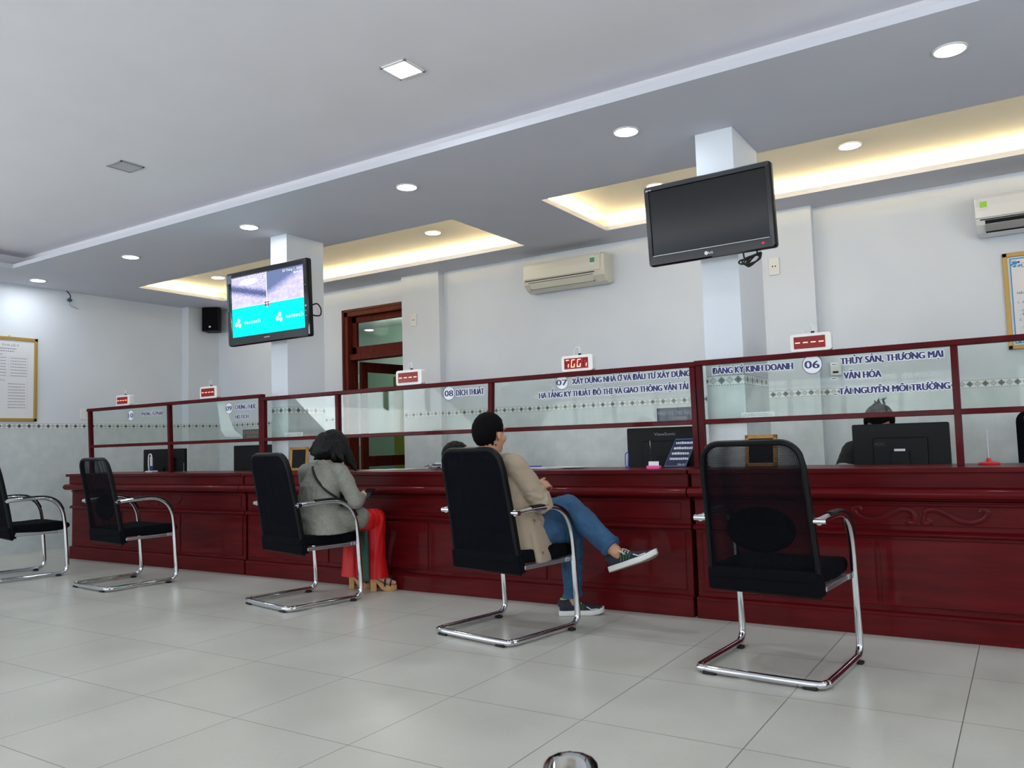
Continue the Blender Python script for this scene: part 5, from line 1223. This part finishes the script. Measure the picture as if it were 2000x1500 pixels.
# crossbody bag: strap over the back, pouch in her lap
bag = thing('shoulder_bag', 'black shoulder bag strap slung across the back of the grey coat', 'bag', (-4.09, 4.20, .62))
sp_ = [hit_px(ct, x, y, .004) for x, y in ((611, 897), (612, 912), (615, 928), (624, 944), (637, 958), (651, 968), (661, 975))]
sp_ = [p for p in sp_ if p]
if len(sp_) > 3: place(MB().tube(smoothpath(sp_, 4), .010, 8, ry=.004).build('strap', M_BLKCLOTH, None, True), bag)
MB().box((-.07, -.02, 0), (.05, .03, .11)).build('pouch', M_BLKCLOTH, bag, bevel=.015, seg=3)
ph_ = thing('smartphone', 'dark smartphone held in the hands of the woman in the grey coat', 'phone', (-3.975, 4.285, .70), .3)
m = MB(); m.obox((0, 0, 0), (.07, .145, .008), Matrix.Rotation(.45, 3, 'X')); m.build('case', M_GLOSSBLK, ph_, bevel=.003)
m = MB(); m.obox((0, 0, .0045), (.062, .132, .0012), Matrix.Rotation(.45, 3, 'X')); m.build('screen', M_SCREENOFF, ph_)

# ------------------------------------------------------------------ staff behind the counters, heads bent down
def stool(x, y, label):
    t = thing('stool', label, 'stool', (x, y, 0)); MB().cyl((0, 0, .38), (0, 0, .43), .18, n=28).build('seat', M_BLACKFAB, t, True, .012)
    for k in range(4): a = PI / 4 + PI / 2 * k; MB().tube([(.12 * math.cos(a), .12 * math.sin(a), .38), (.17 * math.cos(a), .17 * math.sin(a), 0)], .013, 8).build('leg', M_STEEL, t, True)
def staff(label, base, pv, c, n, hc, hf, hu, sh, el, wr, hairlong, coat, shirt):
    p = thing('person', label, 'person', base); pv, c, n, hc = V(pv), V(c), V(n), V(hc); X = V((1, 0, 0)); Y = V((0, 1, 0)); B = V(base)
    g = OG(); hp = head_shape(g, hc, hf, hu, .95); g.cap(hp(0, -.03, -.05), n - V((0, 0, .03)), .048, .055)
    g.loft([(pv - V((0, 0, .05)), X * .15, Y * .10), (pv + V((0, 0, .1)), X * .12, Y * .085), (c, X * .14, Y * .095), (n - V((0, 0, .05)), X * .11, Y * .06)])
    for k in (0, 1):
        s_, e_, w_ = V(sh[k]), V(el[k]), V(wr[k]); g.chain([(n - V((0, 0, .05)), .055), (s_, .046), (e_, .036), (w_, .025)]); hand_shape(g, w_, V((0, -1, -.1)), V((0, 0, 1)), 1 if k else -1, (.3, .4, .4, .5))
        hx = -.09 if k == 0 else .09; K_ = pv + V((hx, -.40, 0)); A_ = V((K_.x, K_.y + .05, .09)); g.chain([(pv + V((hx, 0, 0)), .08), (K_, .055), (A_, .035)]).cap(A_ + V((0, .03, -.05)), A_ + V((0, -.16, -.06)), .032, .026)
    g.build('body', [M_SKINP, M_EYE, M_LIP], p, .006, 5, paint=face_paint(hp))
    g = OG(); g.loft([(pv - V((0, 0, .04)), X * .18, Y * .13), (c - V((0, 0, .1)), X * .16, Y * .115), (c + V((0, 0, .05)), X * .175, Y * .12), (n - V((0, 0, .04)), X * .12, Y * .075), (n + V((0, 0, .0)), X * .065, Y * .06)])
    for k in (0, 1):
        s_, e_, w_ = V(sh[k]), V(el[k]), V(wr[k]); g.chain([(n - V((0, 0, .04)), .05), (s_, .068), (s_.lerp(e_, .75), .058)])
    g.build('jacket', coat, p, .006, 5, cfold)
    for k in (0, 1):
        g = OG(); s_, e_, w_ = V(sh[k]), V(el[k]), V(wr[k]); g.chain([(s_.lerp(e_, .6), .052), (e_, .052), (w_, .036)]); g.build('sleeve', shirt, p, .006, 4, cfold)
    g = OG()
    for k in (0, 1):
        hx = -.09 if k == 0 else .09; K_ = pv + V((hx, -.40, 0)); A_ = V((K_.x, K_.y + .05, .11)); g.chain([(pv + V((hx, 0, 0)), .095), (K_, .070), (A_, .055)])
    g.ell(pv, (.16, .11, .08)); g.build('trousers', M_BLKCLOTH, p, .007, 4)
    f, r, u = frame(hf, hu); R = Rfru(f, r, u); Pq = lambda a, b, z: hc + r * a + f * b + u * z
    if hairlong:
        g = OG(); g.ell(Pq(0, -.030, .030), (.112, .108, .102), R); g.cap(Pq(.085, -.01, .0), Pq(.10, .0, -.14), .036, .02).cap(Pq(-.085, -.01, 0), Pq(-.10, .0, -.14), .036, .02).cap(Pq(0, -.09, 0), Pq(0, -.10, -.12), .06, .04)
        g.build('hair', M_HAIR, p, .006, 4, lambda q: .005 * noise.noise(V((q.x * 60, q.y * 60, q.z * 14))))
    else:
        keep = lambda x, y, z: not (y > .05 and z < .055) and not (z < 0 and y > -.01) and z > -.075
        hair_shell('hair', hc, hf, hu, (.086, .106, .106), (0, -.008, .014), keep, M_HAIRM, p, .006, 45, .012, .97)
        g = MB(); rr = random.Random(3)
        for k in range(26):
            a = Pq(rr.uniform(-.06, .02), rr.uniform(-.09, .04), .105); g.tube([a - u * .02, a + u * .012 + r * .004, a + u * rr.uniform(.018, .034) - r * rr.uniform(-.012, .02)], [.006, .005, .001], 5)
        place(g.build('hair_tuft', M_HAIRM, None, True), p)
    return p
staff('person in black jacket bent down behind the monitor at window 06', (-.78, 5.62, 0), (-.78, 5.66, .50), (-.78, 5.60, .80), (-.785, 5.54, .965), (-.775, 5.47, 1.085), (.05, -.80, -.60), (0, -.6, .8),
      ((-.955, 5.56, .915), (-.605, 5.56, .915)), ((-1.0, 5.42, .79), (-.57, 5.42, .76)), ((-.88, 5.27, .80), (-.68, 5.27, .78)), False, M_BLKCLOTH, M_GREYSHIRT)
stool(-.78, 5.66, 'stool under the person at window 06')
staff('person with black hair bowed low behind the counter, left of the man', (-3.93, 5.55, 0), (-3.93, 5.62, .50), (-3.92, 5.48, .74), (-3.90, 5.32, .85), (-3.885, 5.22, .915), (.15, -.75, -.65), (.1, -.65, .75),
      ((-4.07, 5.38, .84), (-3.75, 5.38, .84)), ((-4.12, 5.25, .78), (-3.68, 5.25, .78)), ((-4.0, 5.12, .79), (-3.80, 5.12, .79)), True, M_BLKCLOTH, M_BLKCLOTH)
stool(-3.93, 5.62, 'stool under the bowed person left of the man')
